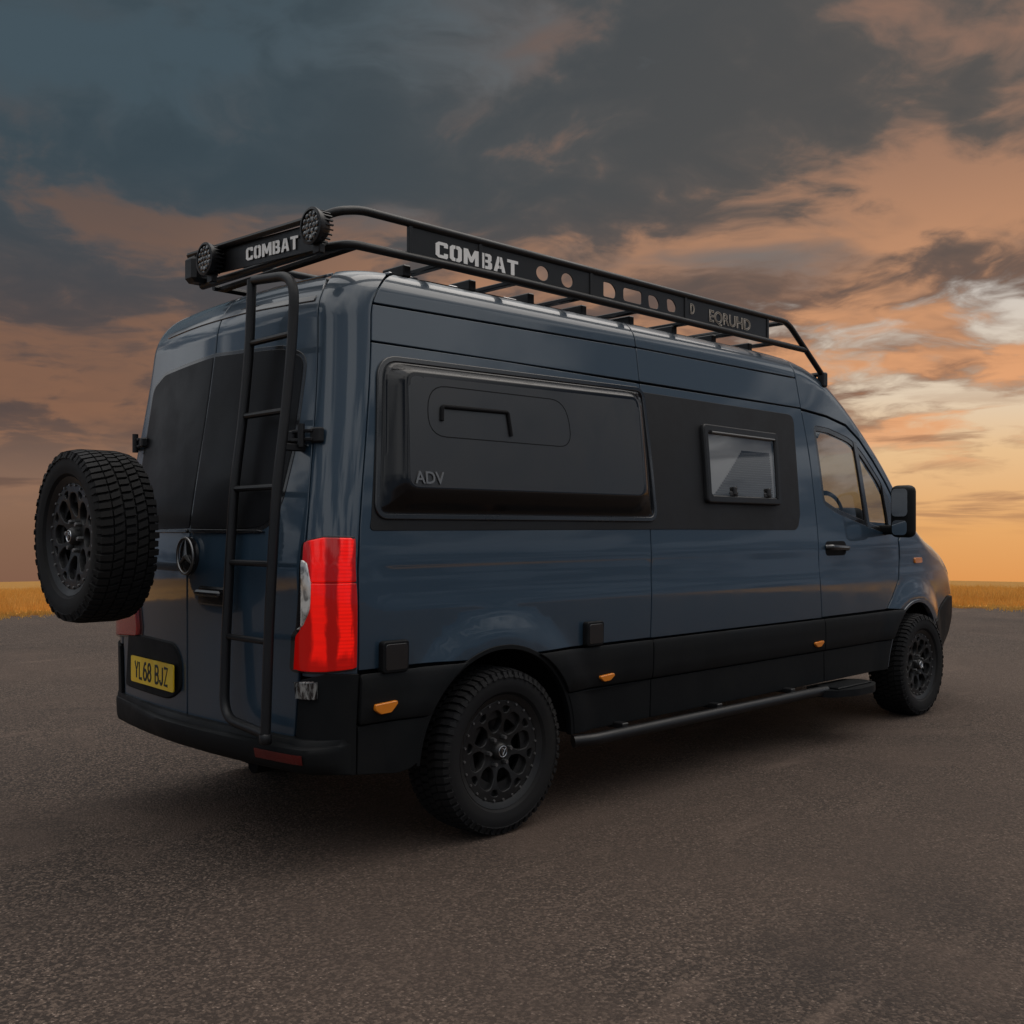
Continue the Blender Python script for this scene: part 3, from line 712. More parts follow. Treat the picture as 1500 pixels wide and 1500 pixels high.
# plate holder, plate, badge, handle
rec = patch('plate_holder', M['clad'], rnd([(.745, .60), (.70, .875), (.40, .878), (.12, .872, .08), (.048, .80, .05), (.045, .66), (.16, .60, .1)], .03), P_rear, REAR_OUT, dL, off=.012, th=.014, e=.008, gap=0, step=.05)
px = float(rear_x(np.array([.34]), np.array([.71]))[0])
ang = math.atan(.07 * 2 * .34 / .85 ** 2)
Xp = Vector((-math.sin(ang), -math.cos(ang), 0)); Np = Vector((-math.cos(ang), math.sin(ang) * -1, 0)); Np = Vector((0, 0, 1)).cross(Xp) * -1
if Np.x > 0: Np = -Np
pc = Vector((px, .335, .7085)) + Np * .019
pl = MB().prism([(p[0], p[1]) for p in rnd(rect(-.26, .26, -.064, .064), .012)], pc, Xp, (0, 0, 1), Np, .006).build('number_plate', M['plate'], van)
def text_mesh(name, txt, size, org, X, Y, m, parent, depth=.002, bold=0.0, stretch=(1, 1), outline=None, align='CENTER'):
    cu = bpy.data.curves.new(name, 'FONT'); cu.body = txt; cu.size = size; cu.align_x = align; cu.align_y = 'CENTER'; cu.offset = bold; cu.resolution_u = 3
    if outline: cu.fill_mode = 'NONE'; cu.bevel_depth = outline; cu.bevel_resolution = 1
    else: cu.extrude = depth
    t = bpy.data.objects.new(name, cu); COL.objects.link(t)
    dg = bpy.context.evaluated_depsgraph_get(); me = bpy.data.meshes.new_from_object(t.evaluated_get(dg)); me.name = name
    bpy.data.objects.remove(t)
    X, Y = Vector(X).normalized(), Vector(Y).normalized(); Z = X.cross(Y)
    R = Matrix(((X.x, Y.x, Z.x), (X.y, Y.y, Z.y), (X.z, Y.z, Z.z)))
    for v in me.vertices: v.co = R @ Vector((v.co.x * stretch[0], v.co.y * stretch[1], v.co.z)) + Vector(org)
    me.materials.clear(); me.materials.append(m)
    return new_obj(name, me, parent)
arcp = lambda cx, cy, rx, ry, a0, a1, n=10: [(cx + rx * math.cos(math.radians(a)), cy + ry * math.sin(math.radians(a))) for a in np.linspace(a0, a1, n)]
PG = {'Y': [[(0, 1), (.5, .46), (1, 1)], [(.5, .46), (.5, 0)]], 'L': [[(0, 1), (0, 0), (.9, 0)]],
      '6': [arcp(.5, .30, .5, .30, 90, 450, 20), [(.0, .30), (.05, .62), (.35, .96), (.85, 1.0)]],
      '8': [arcp(.5, .27, .5, .27, 90, 450, 18), arcp(.5, .76, .43, .24, 90, 450, 18)],
      'B': [[(0, 0), (0, 1), (.55, 1)] + arcp(.55, .76, .38, .24, 80, -80, 8) + [(.55, .52), (.1, .52)], [(.55, .52)] + arcp(.55, .26, .45, .26, 80, -80, 8) + [(.55, 0), (0, 0)]],
      'J': [[(.85, 1), (.85, .28)] + arcp(.43, .28, .42, .28, -10, -170, 8)], 'Z': [[(0, 1), (1, 1), (0, 0), (1, 0)]], ' ': []}
tx = MB(); x = -.205
for ch in 'YL68 BJZ':
    if ch == ' ': x += .036; continue
    for pl_ in PG[ch]:
        q = [pc + Np * .0062 + Xp * (x + p[0] * .038) + Vector((0, 0, -.040 + p[1] * .080)) for p in pl_]
        tx.tube(q, .0082, 6)
    x += .0545
o0 = pc + Np * .0062
tx.V = [tuple(Vector(v) - Np * ((Vector(v) - o0).dot(Np) * .75)) for v in tx.V]
tx.build('plate_lettering', M['ink'], pl)
bd = MB(); bx = float(rear_x(np.array([-.02]), np.array([1.28]))[0]) - .012
bd.tube([(bx - .012, -.02 + .075 * math.cos(t), 1.280 + .082 * math.sin(t)) for t in np.linspace(0, 2 * math.pi, 33)[:-1]], .0065, 8, closed=True)
for a in (90, 210, 330):
    a = math.radians(a); bd.tube([(bx - .010, -.02, 1.28), (bx - .010, -.02 + .073 * math.cos(a), 1.28 + .080 * math.sin(a))], [.011, .002], 6)
bd.build('badge', M['steel'], dR)
MB().lathe([(0, 0), (.088, 0), (.088, .014), (0, .016)], (bx + .012, -.02, 1.28), (-1, 0, 0), 32).build('badge_disc', M['gloss'], dR)
hx = float(rear_x(np.array([-.24]), np.array([1.13]))[0])
MB().box((hx - .004, -.235, 1.105), (.02, .25, .085), .02).box((hx - .030, -.235, 1.118), (.02, .22, .028), .009).build('door_handle', M['gloss'], dR)
# hinges
def hinge(z, mirror, parent):
    sg = 1 if mirror else -1
    p = P_corner(np.array([.80, 1.14]), np.array([z, z])); q = [Vector((v[0], -sg * v[1] * -1 if False else (abs(v[1]) * sg), v[2])) for v in p]
    t = (q[1] - q[0]).normalized(); n = Vector((0, 0, 1)).cross(t); n = n if n.x < 0 else -n
    R = Matrix((t, n, Vector((0, 0, 1)))).transposed()
    h = MB(); c = (q[0] + q[1]) / 2
    h.box(q[0] + n * .018 + t * .012, (.060, .030, .062), .006, R); h.box(q[1] + n * .018, (.060, .034, .048), .006, R)
    h.tube([c + n * .040 + Vector((0, 0, -.048)), c + n * .040 + Vector((0, 0, .048))], .015, 10)
    for dz in (-.018, .018): h.box(c + n * .030 + Vector((0, 0, dz)), (.12, .020, .014), .003, R)
    h.build('hinge', M['powder'], parent)
hinge(1.79, False, dR); hinge(1.85, True, dL)
# bumper
def P_bump_base(q):
    x, y = corner(q, np.full(len(q), .52)); return np.stack([x, -y], 1)
qs = np.concatenate([np.linspace(.12, 1, 20), np.linspace(1.06, 2, 16)])
B = P_bump_base(qs); B = np.vstack([B, (B * [1, -1])[::-1][1:]])
T_ = np.gradient(B, axis=0); NB = np.stack([-T_[:, 1], T_[:, 0]], 1); NB /= np.hypot(*NB.T)[:, None]
NB *= np.sign((NB * (B - [1.0, 0])).sum(1))[:, None]
qq = np.concatenate([qs, qs[::-1][1:]]); fade = np.clip((qq - .12) / .75, 0, 1); fade = fade * fade * (3 - 2 * fade)
prof = [(-.05, .556), (.028, .552), (.034, .546), (.040, .530), (.062, .527), (.070, .520), (.072, .500), (.064, .46), (.050, .430), (.02, .412), (-.05, .40)]
V = []; F = []
for i in range(len(B)):
    for (o_, z_) in prof:
        lf = float(np.clip(B[i, 1] / .80, 0, 1)); lf = 1 - .80 * lf * lf * (3 - 2 * lf)
        oo = o_ if o_ < 0 else .012 + (o_ - .012) * fade[i] * lf
        V.append((B[i, 0] + NB[i, 0] * oo, B[i, 1] + NB[i, 1] * oo, z_))
npf = len(prof)
for i in range(len(B) - 1):
    for j in range(npf - 1): F.append((i * npf + j, i * npf + j + 1, (i + 1) * npf + j + 1, (i + 1) * npf + j))
F.append(tuple(range(npf))); F.append(tuple(reversed(range((len(B) - 1) * npf, len(B) * npf))))
bump = mesh('rear_bumper', V, F, M['clad'], van, angle=40)
V = []; F = []
sel = [i for i in range(len(B)) if -.89 < B[i, 1] < -.63 and B[i, 0] < -.86]
for i in sel:
    for (o_, z_) in ((.075, .500), (.0745, .494), (.069, .468), (.066, .460)):
        oo = .012 + (o_ - .012) * fade[i] + .003; V.append((B[i, 0] + NB[i, 0] * oo, B[i, 1] + NB[i, 1] * oo, z_))
for i in range(len(sel) - 1):
    for j in range(3): F.append((i * 4 + j, i * 4 + j + 1, (i + 1) * 4 + j + 1, (i + 1) * 4 + j))
mesh('reflector', V, F, M['reflex'], bump)

# lower cladding
def cush(z0, z1, a, b_):
    return lambda u, v: a + b_ * np.sqrt(np.clip(1 - ((v - (z0 + z1) / 2) / ((z1 - z0) / 2 + .004)) ** 4, 0, 1))
a6 = math.degrees(math.asin((.60 - .37) / ARC)); a8 = a_m - .6
def cladding(mirror):
    kw = dict(P=P_side, out=SIDE_OUT, parent=van, mirror=mirror)
    Z0, Z1, Z2 = .387, .600, .816
    up = cush(Z1, Z2, .008, .018); st = dict(step=.05, rows=[.61, .62, .79, .80, .807])
    r2 = ARC + .004
    patch('side_moulding', M['clad'], [(seamA(.6), Z1), (-.44, Z1)] + arch(0, r2, 180 - a6, 180 - a8, 10) + [(seamA(.8), Z2)], off=up, th=.03, **st, **kw)
    patch('side_moulding', M['clad'], arch(0, r2, a8, a6, 10) + [(seamB(.6), Z1), (seamB(.8), Z2)], off=up, th=.03, **st, **kw)
    patch('side_moulding', M['clad'], [(seamB(.6), Z1), (seamC(.6), Z1), (seamC(.8), Z2), (seamB(.8), Z2)], off=up, th=.03, **st, **kw)
    patch('side_moulding', M['clad'], [(seamC(.6), Z1), (WB - .46, Z1)] + arch(WB, r2, 180 - a6, 180 - a8, 10) + [(3.90, Z2), (seamC(.8), Z2)], off=up, th=.03, **st, **kw)
    lo = dict(off=.010, th=.03, step=.06)
    patch('sill_panel', M['clad'], [(seamA(.4), .395), (-.60, .372), (-.535, .385)] + arch(0, r2, 176, 180 - a6, 8) + [(seamA(.6), Z1)], **lo, **kw)
    patch('sill_panel', M['clad'], arch(0, r2, a6, 2, 8) + [(.515, Z0), (seamB(.4), Z0), (seamB(.6), Z1)], **lo, **kw)
    patch('sill_panel', M['clad'], [(seamB(.4), Z0), (seamC(.4), Z0), (seamC(.6), Z1), (seamB(.6), Z1)], **lo, **kw)
    patch('sill_panel', M['clad'], [(seamC(.4), Z0), (WB - .55, Z0)] + arch(WB, r2, 178, 180 - a6, 8) + [(seamC(.6), Z1)], **lo, **kw)
    patch('arch_lip', M['clad'], [tuple(p) for p in arch(0, ARC + .010, 2, 178, 44)] + arch(0, ARC - .012, 178, 2, 44), off=.006, th=.03, e=.003, gap=0, step=.05, **kw)
    patch('arch_lip', M['paint'], [tuple(p) for p in arch(WB, ARC + .010, 10, 176, 44)] + arch(WB, ARC - .012, 176, 10, 44), off=.006, th=.03, e=.003, gap=0, step=.05, **kw)
    if not mirror:
        for (x0, x1, z0, z1) in ((-.735, -.615, .640, .690), (.680, .792, .630, .668), (2.815, 2.925, .635, .675)):
            patch('marker_light', M['amber'], rnd([(x0, z0 + .02), (x0 + .03, z0), (x1 - .035, z0 + .002), (x1, z1 - .012), (x1 - .006, z1), (x0, z1 - .006)], .008), off=.040, th=.03, e=.004, gap=0, step=.03, **kw)
        for (x0, x1, z0, z1) in ((-.698, -.560, .806, .938), (.572, .700, .818, .940)):
            patch('socket_cover', M['clad'], rnd(rect(x0, x1, z0, z1), .018), off=.034, th=.034, e=.006, gap=0, step=.04, **kw)
            patch('socket_lip', M['gloss'], rnd(rect(x0 + .012, x1 - .012, z0 + .012, z1 - .012), .014), off=.037, th=.004, e=.002, gap=0, step=.05, **kw)
for mir in (False, True): cladding(mir)

# window wrap panel, pod, window
kwS = dict(P=P_side, out=SIDE_OUT)
wrap = patch('window_surround', M['matte'], rnd([(-.735, 1.396, .05), (-.722, 1.45), (-.640, 2.06), (-.600, 2.136, .06), (1.14, 2.152), (2.74, 2.148, .08), (2.722, 2.00), (2.70, 1.50), (2.66, 1.398, .12), (1.4, 1.402)], .0), parent=van, off=.004, th=.005, e=.002, gap=0, step=.06, **kwS)
PB = rnd([(-.690, 1.462, .05), (-.622, 2.125, .09), (1.150, 2.155, .05), (1.175, 1.462, .05)], .05)
PF = rnd([(-.580, 1.572, .05), (-.552, 2.056, .05), (1.000, 2.084, .05), (.985, 1.574, .05)], .05)
PBm, PFm = (np.asarray(k)[::-1] if area2(k) < 0 else np.asarray(k) for k in (PB, PF))
PBd, PFd = dens(PBm, .02), dens(PFm, .02)
def pod_t(t):
    t = np.clip((t - .10) / .90, 0, 1); return np.sin(t * math.pi / 2) ** .92 * (t * t * (3 - 2 * t)) ** .12
def pod_off(u, v):
    q = np.stack([u, v], 1); a = pdist(q, PBd); c = pdist(q, PFd); t = np.where(inside(q, PFd), 1, a / (a + c))
    return .008 + .086 * pod_t(t)
rings = np.vstack([dens(PBm * (1 - k) + PFm * k, .011) for k in (.07, .12, .2, .3, .4, .5, .6, .7, .8, .9, 1.0)] + [offset(PFd, .012), offset(PFd, .03)])
pod = patch('bed_pod', M['satin'], PB, parent=van, off=pod_off, th=.02, e=.006, gap=0, step=.06, extra=rings, **kwS)
pod.data.materials.append(M['wall'])
_v = np.array([tuple(v.co) for v in pod.data.vertices]); _t = pdist(_v[:, [0, 2]], PFd); _in = inside(_v[:, [0, 2]], offset(PFd, -.0015))
pod.data.polygons.foreach_set('material_index', [0 if all(_in[i] for i in p.vertices) else 1 for p in pod.data.polygons]); pod.data.update()
patch('pod_gasket', M['gloss'], toward(PB, -.020), parent=van, holes=[toward(PB, .006)], off=.014, th=.012, e=.005, gap=0, step=.06, **kwS)
HL = rnd([(-.47, 1.79, .12), (-.45, 2.015, .12), (.43, 2.022, .16), (.455, 1.79, .10)], .1)
patch('hatch_seam', M['void'], HL, parent=pod, holes=[toward(HL, .0045)], off=.0948, th=.001, e=.0004, gap=0, step=.05, **kwS)
def on_side(x, z, o): return Vector((x, -float(side_y(x, z)[0]) - o, z))
hd = MB(); hd.tube(round3([on_side(-.385, 1.872, .098), on_side(-.378, 1.935, .098), on_side(.02, 1.940, .098), on_side(.03, 1.83, .098)], .014), .0095, 10)
hd.build('pod_handle', M['void'], pod)
n_ = (on_side(-.4, 1.7, 0) - on_side(-.4, 1.6, 0)).normalized()
text_mesh('pod_lettering', 'ADV', .075, on_side(-.475, 1.618, .096), (1, 0, 0), n_, M['steel'], pod, .004, .001, (1.05, 1))
WO = rnd([(1.650, 1.552), (1.668, 2.012), (2.475, 2.005), (2.445, 1.550)], .03)
wf = patch('living_window', M['powder'], WO, parent=van, holes=[toward(WO, .046)], off=.034, th=.034, e=.010, gap=0, step=.05, **kwS)
patch('pane', M['acrylic'], toward(WO, .040), parent=wf, off=.022, th=.003, e=.001, gap=0, step=.08, **kwS)
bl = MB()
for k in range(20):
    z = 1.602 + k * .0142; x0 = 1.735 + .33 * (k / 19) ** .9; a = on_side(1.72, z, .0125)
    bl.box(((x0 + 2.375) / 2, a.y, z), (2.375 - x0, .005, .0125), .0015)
bl.build('gable_reflection_slats', M['gable_reflection'], wf)  # added slats, cut to the outline of a gable reflected in the pane
patch('reflected_sky_sheet', M['lining'], toward(WO, .02), parent=wf, off=.0055, th=.001, e=.0005, gap=0, step=.1, **kwS)  # pale sheet added to imitate the bright sky the pane reflects
a = on_side(1.735, 1.968, .036); c = on_side(2.415, 1.962, .036)
MB().tube([a, c], .007, 8).build('window_rail', M['steel'], wf)
for x in (1.93, 2.30):
    p = on_side(x, 1.612, .018); MB().box(p, (.085, .02, .03), .006).box(p + Vector((0, -.012, .018)), (.03, .02, .05), .006).build('latch', M['trim'], wf)

# side step tube and step plate
st_ = MB(); st_.tube(round3([(.50, -1.0, .352), (.60, -1.045, .355), (2.70, -1.055, .355), (2.90, -1.05, .352)], .05), .031, 12)
for x in (.85, 1.7, 2.5): st_.box((x, -.90, .39), (.05, .30, .03), .005)
st_.build('side_step', M['powder'], van)
MB().prism(rnd([(2.80, -1.02), (2.86, -1.13), (3.05, -1.20), (3.28, -1.20), (3.44, -1.13), (3.50, -1.0), (3.42, -.9), (2.9, -.9)], .05), (0, 0, .315), (1, 0, 0), (0, 1, 0), (0, 0, 1), .045).box((3.15, -1.05, .366), (.46, .16, .012), .004).build('cab_step', M['clad'], van)

# door mirrors
def mirror_set(sg):
    c = Vector((3.815, sg * 1.150, 1.530)); R = Matrix.Rotation(math.radians(4 * sg), 3, 'Z')
    b = MB(); b.rbox(c, (.105, .170, .370), .045, R); b.rbox((3.92, sg * 1.03, 1.40), (.12, .20, .07), .025)
    mm = b.build('door_mirror', M['clad'], van, angle=60)
    X = R @ Vector((0, -1, 0)); Nn = R @ Vector((-1, 0, 0))
    for (zc, hz, wy) in ((.062, .098, .060), (-.115, .052, .056)):
        MB().prism(rnd(rect(-wy, wy, -hz, hz), .035), c + Vector((0, 0, zc)) + Nn * .0515, X, (0, 0, 1), Nn, .005).build('mirror_glass', M['mirror'], mm)
mirror_set(-1); mirror_set(1)

# ladder
lx = lambda z: float(np.interp(z, [.55, .75, 1.25, 1.57, 1.77, 2.05, 2.35, 2.56], [-1.092, -1.085, -1.058, -1.037, -1.008, -.972, -.950, -.950]))
YL, YR = -.425, -.765
def lp(y, z): return (lx(z), y, z)
ld = MB()
ld.tube(round3([lp(YL, 2.49)] + [lp(YL, z) for z in (2.2, 1.9, 1.57, 1.25, .95)] + [lp(YL - .01, .60), (lx(.56), YR, .575)], .10, 8), .021, 12)
ld.tube(round3([(lx(.55), YR - .005, .545)] + [lp(YR, z) for z in (.95, 1.25, 1.57, 1.9, 2.2)] + [lp(YR, 2.455), (lx(2.5), YL - .02, 2.485)], .13, 8), .021, 12)
ld.box((lx(.56), YR - .005, .556), (.040, .046, .044), .006)
ladder = ld.build('ladder', M['powder'], van, angle=50)
for z in (2.21, 1.89, 1.575, 1.26, .945):
    MB().tube([lp(YL, z), lp(YR, z)], .013, 10).build('rung', M['powder'], ladder)
for (y, z) in ((YR, 1.74),):
    xd = float(rear_x(np.array([y]), np.array([z]))[0]); MB().box(((lx(z) + xd) / 2, y, z), (abs(xd - lx(z)) + .01, .03, .03), .004).build('ladder_bracket', M['powder'], ladder)

# wheels
def make_wheel():
    """wheel round the origin, its outer face towards -Y"""
    b = MB()
    R1 = .262
    b.lathe([(.150, -.075), (.230, -.078), (.234, -.098), (.246, -.105), (R1, -.112), (R1 + .004, -.106), (R1, -.098), (.244, -.085), (.230, -.02), (.230, .10), (R1, .12), (R1, .125), (.22, .115), (.205, .0), (.205, -.06), (.150, -.062)], (0, 0, 0), (0, 1, 0), 64)
    b.lathe([(0, -.02), (.17, -.02), (.172, .0), (.165, .03), (0, .03)], (0, 0, 0), (0, 1, 0), 40)           # brake disc behind the spokes
    Wm = b.build('wheel', M['rim'], None, angle=40)
    # face with its windows
    def Pf(u, v):
        r = np.hypot(u, v); d = .098 - .022 * np.clip((.20 - r) / .14, 0, 1) ** 1.5
        return np.stack([u, -d, v], 1)
    holes = []
    for k in range(8):
        a = 2 * math.pi * (k + .5) / 8; ca, sa = math.cos(a), math.sin(a)
        loc = lambda p: (ca * p[0] - sa * p[1], sa * p[0] + ca * p[1])
        holes.append(rnd([loc(p) for p in ((.088, -.016), (.120, -.040), (.168, -.042), (.190, -.022), (.190, .022), (.168, .042), (.120, .040), (.088, .016))], .012, 3))
        a2 = 2 * math.pi * k / 8; cb, sb = math.cos(a2), math.sin(a2)
        lo2 = lambda p: (cb * p[0] - sb * p[1], sb * p[0] + cb * p[1])
        holes.append(rnd([lo2(p) for p in ((.178, -.012), (.203, -.024), (.208, 0), (.203, .024), (.178, .012))], .007, 2))
    circ = [(.2345 * math.cos(t), .2345 * math.sin(t)) for t in np.linspace(0, 2 * math.pi, 73)[:-1]]
    patch('spokes', M['rim'], circ, Pf, (0, -1, 0), Wm, th=.035, e=.004, gap=0, holes=holes, step=.022)
    bt = MB()
    for k in range(24):
        a = 2 * math.pi * k / 24; bt.lathe([(0, -.006), (.0055, -.006), (.0065, 0)], (0.226 * math.cos(a), -.0985, 0.226 * math.sin(a)), (0, 1, 0), 7)
    for k in range(6):
        a = 2 * math.pi * (k + .25) / 6; bt.lathe([(0, -.026), (.009, -.026), (.0115, -.018), (.0115, 0)], (.066 * math.cos(a), -.078, .066 * math.sin(a)), (0, 1, 0), 6)
    bt.build('bolts', M['steel'], Wm)['kind'] = 'stuff'
    MB().lathe([(0, -.112), (.028, -.112), (.034, -.108), (.040, -.098), (.043, -.07)], (0, 0, 0), (0, 1, 0), 32).build('hub_cap', M['rim'], Wm)
    rg = MB().lathe([(.025 + .0028 * math.cos(t), -.113 + .0028 * math.sin(t)) for t in np.linspace(0, 2 * math.pi, 9)[:-1]], (0, 0, 0), (0, 1, 0), 28, closed=True)
    rg.tube([(-.012, -.114, .015), (.001, -.114, -.017)], .0026, 6).tube([(.013, -.114, .016), (.001, -.114, -.017)], .0026, 6).tube([(-.010, -.114, .016), (.012, -.114, .006)], .002, 6)
    rg.build('hub_emblem', M['chrome'], Wm)
    # tyre: carcass and lugs
    t = MB()
    t.lathe([(.252, -.095), (.265, -.112), (.275, -.124), (.300, -.131), (.322, -.132), (.340, -.129), (.345, -.131), (.352, -.126), (.362, -.112), (.368, -.09), (.3705, -.05), (.371, 0), (.3705, .05), (.368, .09), (.362, .112), (.345, .105), (.31, .131), (.275, .124), (.255, .11), (.246, .095)], (0, 0, 0), (0, 1, 0), 96)
    nl = 64
    def lug(a, y0, y1, wa, r0, r1, sk, side=0):
        V = []
        for (yy, rr, sa) in ((y0, r0, -sk), (y1, r0, sk), (y0, r1, -sk), (y1, r1, sk)):
            for s2 in (-1, 1):
                q = a + s2 * wa * (.5 if rr == r0 else .44) + sa
                rad = rr - (.010 if (side and abs(yy) > .115 and rr == r1) else 0)
                V.append((rad * math.cos(q), yy, rad * math.sin(q)))
        F = [(4, 5, 7, 6), (0, 4, 6, 2), (1, 3, 7, 5), (0, 1, 5, 4), (2, 6, 7, 3)]
        # wind outwards
        G = []
        c = sum((Vector(v) for v in V), Vector()) / 8
        for f in F:
            n = (Vector(V[f[1]]) - Vector(V[f[0]])).cross(Vector(V[f[2]]) - Vector(V[f[0]])); m_ = sum((Vector(V[i]) for i in f), Vector()) / 4 - c
            G.append(f if n.dot(m_) > 0 else f[::-1])
        t.add(V, G)
    w = 2 * math.pi / nl
    for k in range(nl):
        a = k * w
        for sg in (-1, 1):
            long = (k % 2 == 0)
            lug(a + (0 if sg < 0 else w * .5), sg * .078, sg * (.126 if long else .122), w * .76, .358, .3825, sg * w * .06, 1)
            lug(a + (w * .3 if sg < 0 else w * .8), sg * .030, sg * .072, w * .76, .366, .3832, sg * w * .22)
            # shoulder blocks down the side wall
            q = a + (0 if sg < 0 else w * .5)
            V = []
            for (rr, yy) in ((.342, .1295), (.368, .1175)):
                for (dy, kk) in ((0, .33), (.009 if long else .005, .27)):
                    for s2 in (-1, 1): V.append((rr * math.cos(q + s2 * w * kk), sg * (yy + dy), rr * math.sin(q + s2 * w * kk)))
            F = [(2, 3, 7, 6), (0, 2, 6, 4), (1, 5, 7, 3), (0, 1, 3, 2), (4, 6, 7, 5)]
            c = sum((Vector(v) for v in V), Vector()) / 8
            G = []
            for f in F:
                n = (Vector(V[f[1]]) - Vector(V[f[0]])).cross(Vector(V[f[2]]) - Vector(V[f[0]])); m_ = sum((Vector(V[i]) for i in f), Vector()) / 4 - c
                G.append(f if n.dot(m_) > 0 else f[::-1])
            t.add(V, G)
        lug(a + w * .1, -.022, .022, w * .74, .367, .3832, w * .10)
    t.build('tyre', M['rubber'], Wm, angle=30)
    return Wm
wheel = make_wheel(); wheel.parent = van
def copy_tree(o, parent):
    c = o.copy(); COL.objects.link(c); c.parent = parent
    for ch in [k for k in o.children]: copy_tree(ch, c)
    return c
spots = [((0, -.905, HUB - .003), 0, 11), ((WB, -.905, HUB - .003), 0, 40), ((0, .905, HUB - .003), math.pi, 5), ((WB, .905, HUB - .003), math.pi, 70)]
wheels = [wheel] + [copy_tree(wheel, van) for _ in range(4)]
for o, (p, rz, spin) in zip(wheels, spots):
    o.location = p; o.rotation_euler = (Matrix.Rotation(rz, 3, 'Z') @ Matrix.Rotation(math.radians(spin), 3, 'Y')).to_euler()
spare = wheels[4]; spare.name = 'spare_wheel'; spare['label'] = 'spare wheel carried behind the far rear door'
spare.location = (-1.402, .15, 1.372); spare.rotation_euler = (Matrix.Rotation(math.radians(-90), 3, 'Z') @ Matrix.Rotation(math.radians(25), 3, 'Y')).to_euler()
c_ = MB(); c_.tube(round3([(-.95, .93, 1.22), (-1.18, .80, 1.22), (-1.22, .15, 1.22)], .1), .03, 10).tube(round3([(-.95, .93, 1.52), (-1.18, .80, 1.50), (-1.22, .15, 1.50)], .1), .03, 10)
c_.box((-1.235, .15, 1.36), (.03, .30, .42), .008).lathe([(0, -.14), (.09, -.14), (.09, .03), (0, .03)], (-1.26, .15, 1.372), (1, 0, 0), 20)
c_.build('spare_carrier', M['powder'], van)

# roof rack
YK, YF = -.86, .30
rk = MB()
rk.tube(round3([(-.86, YK + .05, 2.700), (-.80, YK, 2.730), (-.69, YK, 2.757), (2.745, YK, 2.762), (3.20, YK, 2.462)], .08), .019, 10)
rk.tube(round3([(-.80, YF, 2.610), (-.80, YK + .10, 2.596), (-.74, YK, 2.604), (.2, YK, 2.615), (2.97, YK, 2.606)], .10), .019, 10)
rk.tube(round3([(-.86, YK + .05, 2.706), (-.86, YF + .02, 2.752)], .05), .015, 8)
rk.tube(round3([(-.80, YF, 2.61), (-.70, YF, 2.757), (2.745, YF, 2.762), (3.20, YF, 2.462)], .08), .019, 10)
rk.tube([(-.74, YF, 2.612), (2.97, YF, 2.606)], .016, 8)
rack = rk.build('roof_rack', M['powder'], van, angle=45)
for p in ([(3.19, YK, 2.466), (3.19, YF, 2.466)], [(2.745, YK, 2.762), (2.745, YF, 2.762)]): MB().tube(p, .016, 8).build('crossbar', M['powder'], rack)
for x in np.linspace(-.70, 2.60, 8): MB().box((x, (YK + YF) / 2, 2.606), (.04, YF - YK, .022), .004).build('crossbar', M['powder'], rack)
for x in (-.42, .0, .79, 1.62, 2.50): MB().box((x, YK, 2.685), (.022, .02, .15), .003).build('upright', M['powder'], rack)
for x in np.linspace(-.36, 2.45, 8): MB().box((x, YK + .17, 2.572), (.045, .16, .056), .006).build('rack_foot', M['powder'], rack)
MB().box((3.205, YK, 2.430), (.06, .05, .10), .008).build('front_clamp', M['powder'], rack)
MB().box((3.12, .10, 2.48), (.10, .05, .12), .008).build('front_clamp', M['powder'], rack)
for x in np.linspace(-.50, 2.40, 9):
    MB().box((x + .17, -.68, 2.566), (.17, .05, .010), .003).build('bright_strip', M['chrome'], van)  # row of short bright metal strips along the roof
PX, PZ = (1, 0, 0), (0, 0, 1)
def side_board(x0, x1, holes):
    def Pb(u, v): return np.stack([u, np.full(len(u), YK - .004), v], 1)
    return patch('side_board', M['powder'], [(x0, 2.588), (x1, 2.588), (x1, 2.758), (x0, 2.758)], Pb, SIDE_OUT, rack, th=.004, e=.0015, gap=.002, holes=holes, step=.06)
circle = lambda x, z, a, c2: [(x + a * math.cos(t), z + c2 * math.sin(t)) for t in np.linspace(0, 2 * math.pi, 21)[:-1]]
b1 = side_board(-.42, .79, [circle(.425, 2.680, .042, .034), circle(.608, 2.676, .042, .034)])
b2 = side_board(.79, 1.62, [rnd([(.895, 2.643), (.895, 2.716), (.96, 2.716, .036), (.995, 2.68, .03), (.985, 2.643, .02)], .008), rnd(rect(1.06, 1.215, 2.645, 2.712), .02), rnd([(1.285, 2.64), (1.275, 2.706, .02), (1.34, 2.708, .03), (1.372, 2.67, .03), (1.36, 2.642)], .018), rnd([(1.455, 2.645), (1.445, 2.712, .02), (1.50, 2.712, .03), (1.532, 2.675, .03), (1.52, 2.648)], .018)])
b3 = side_board(1.62, 2.50, [])
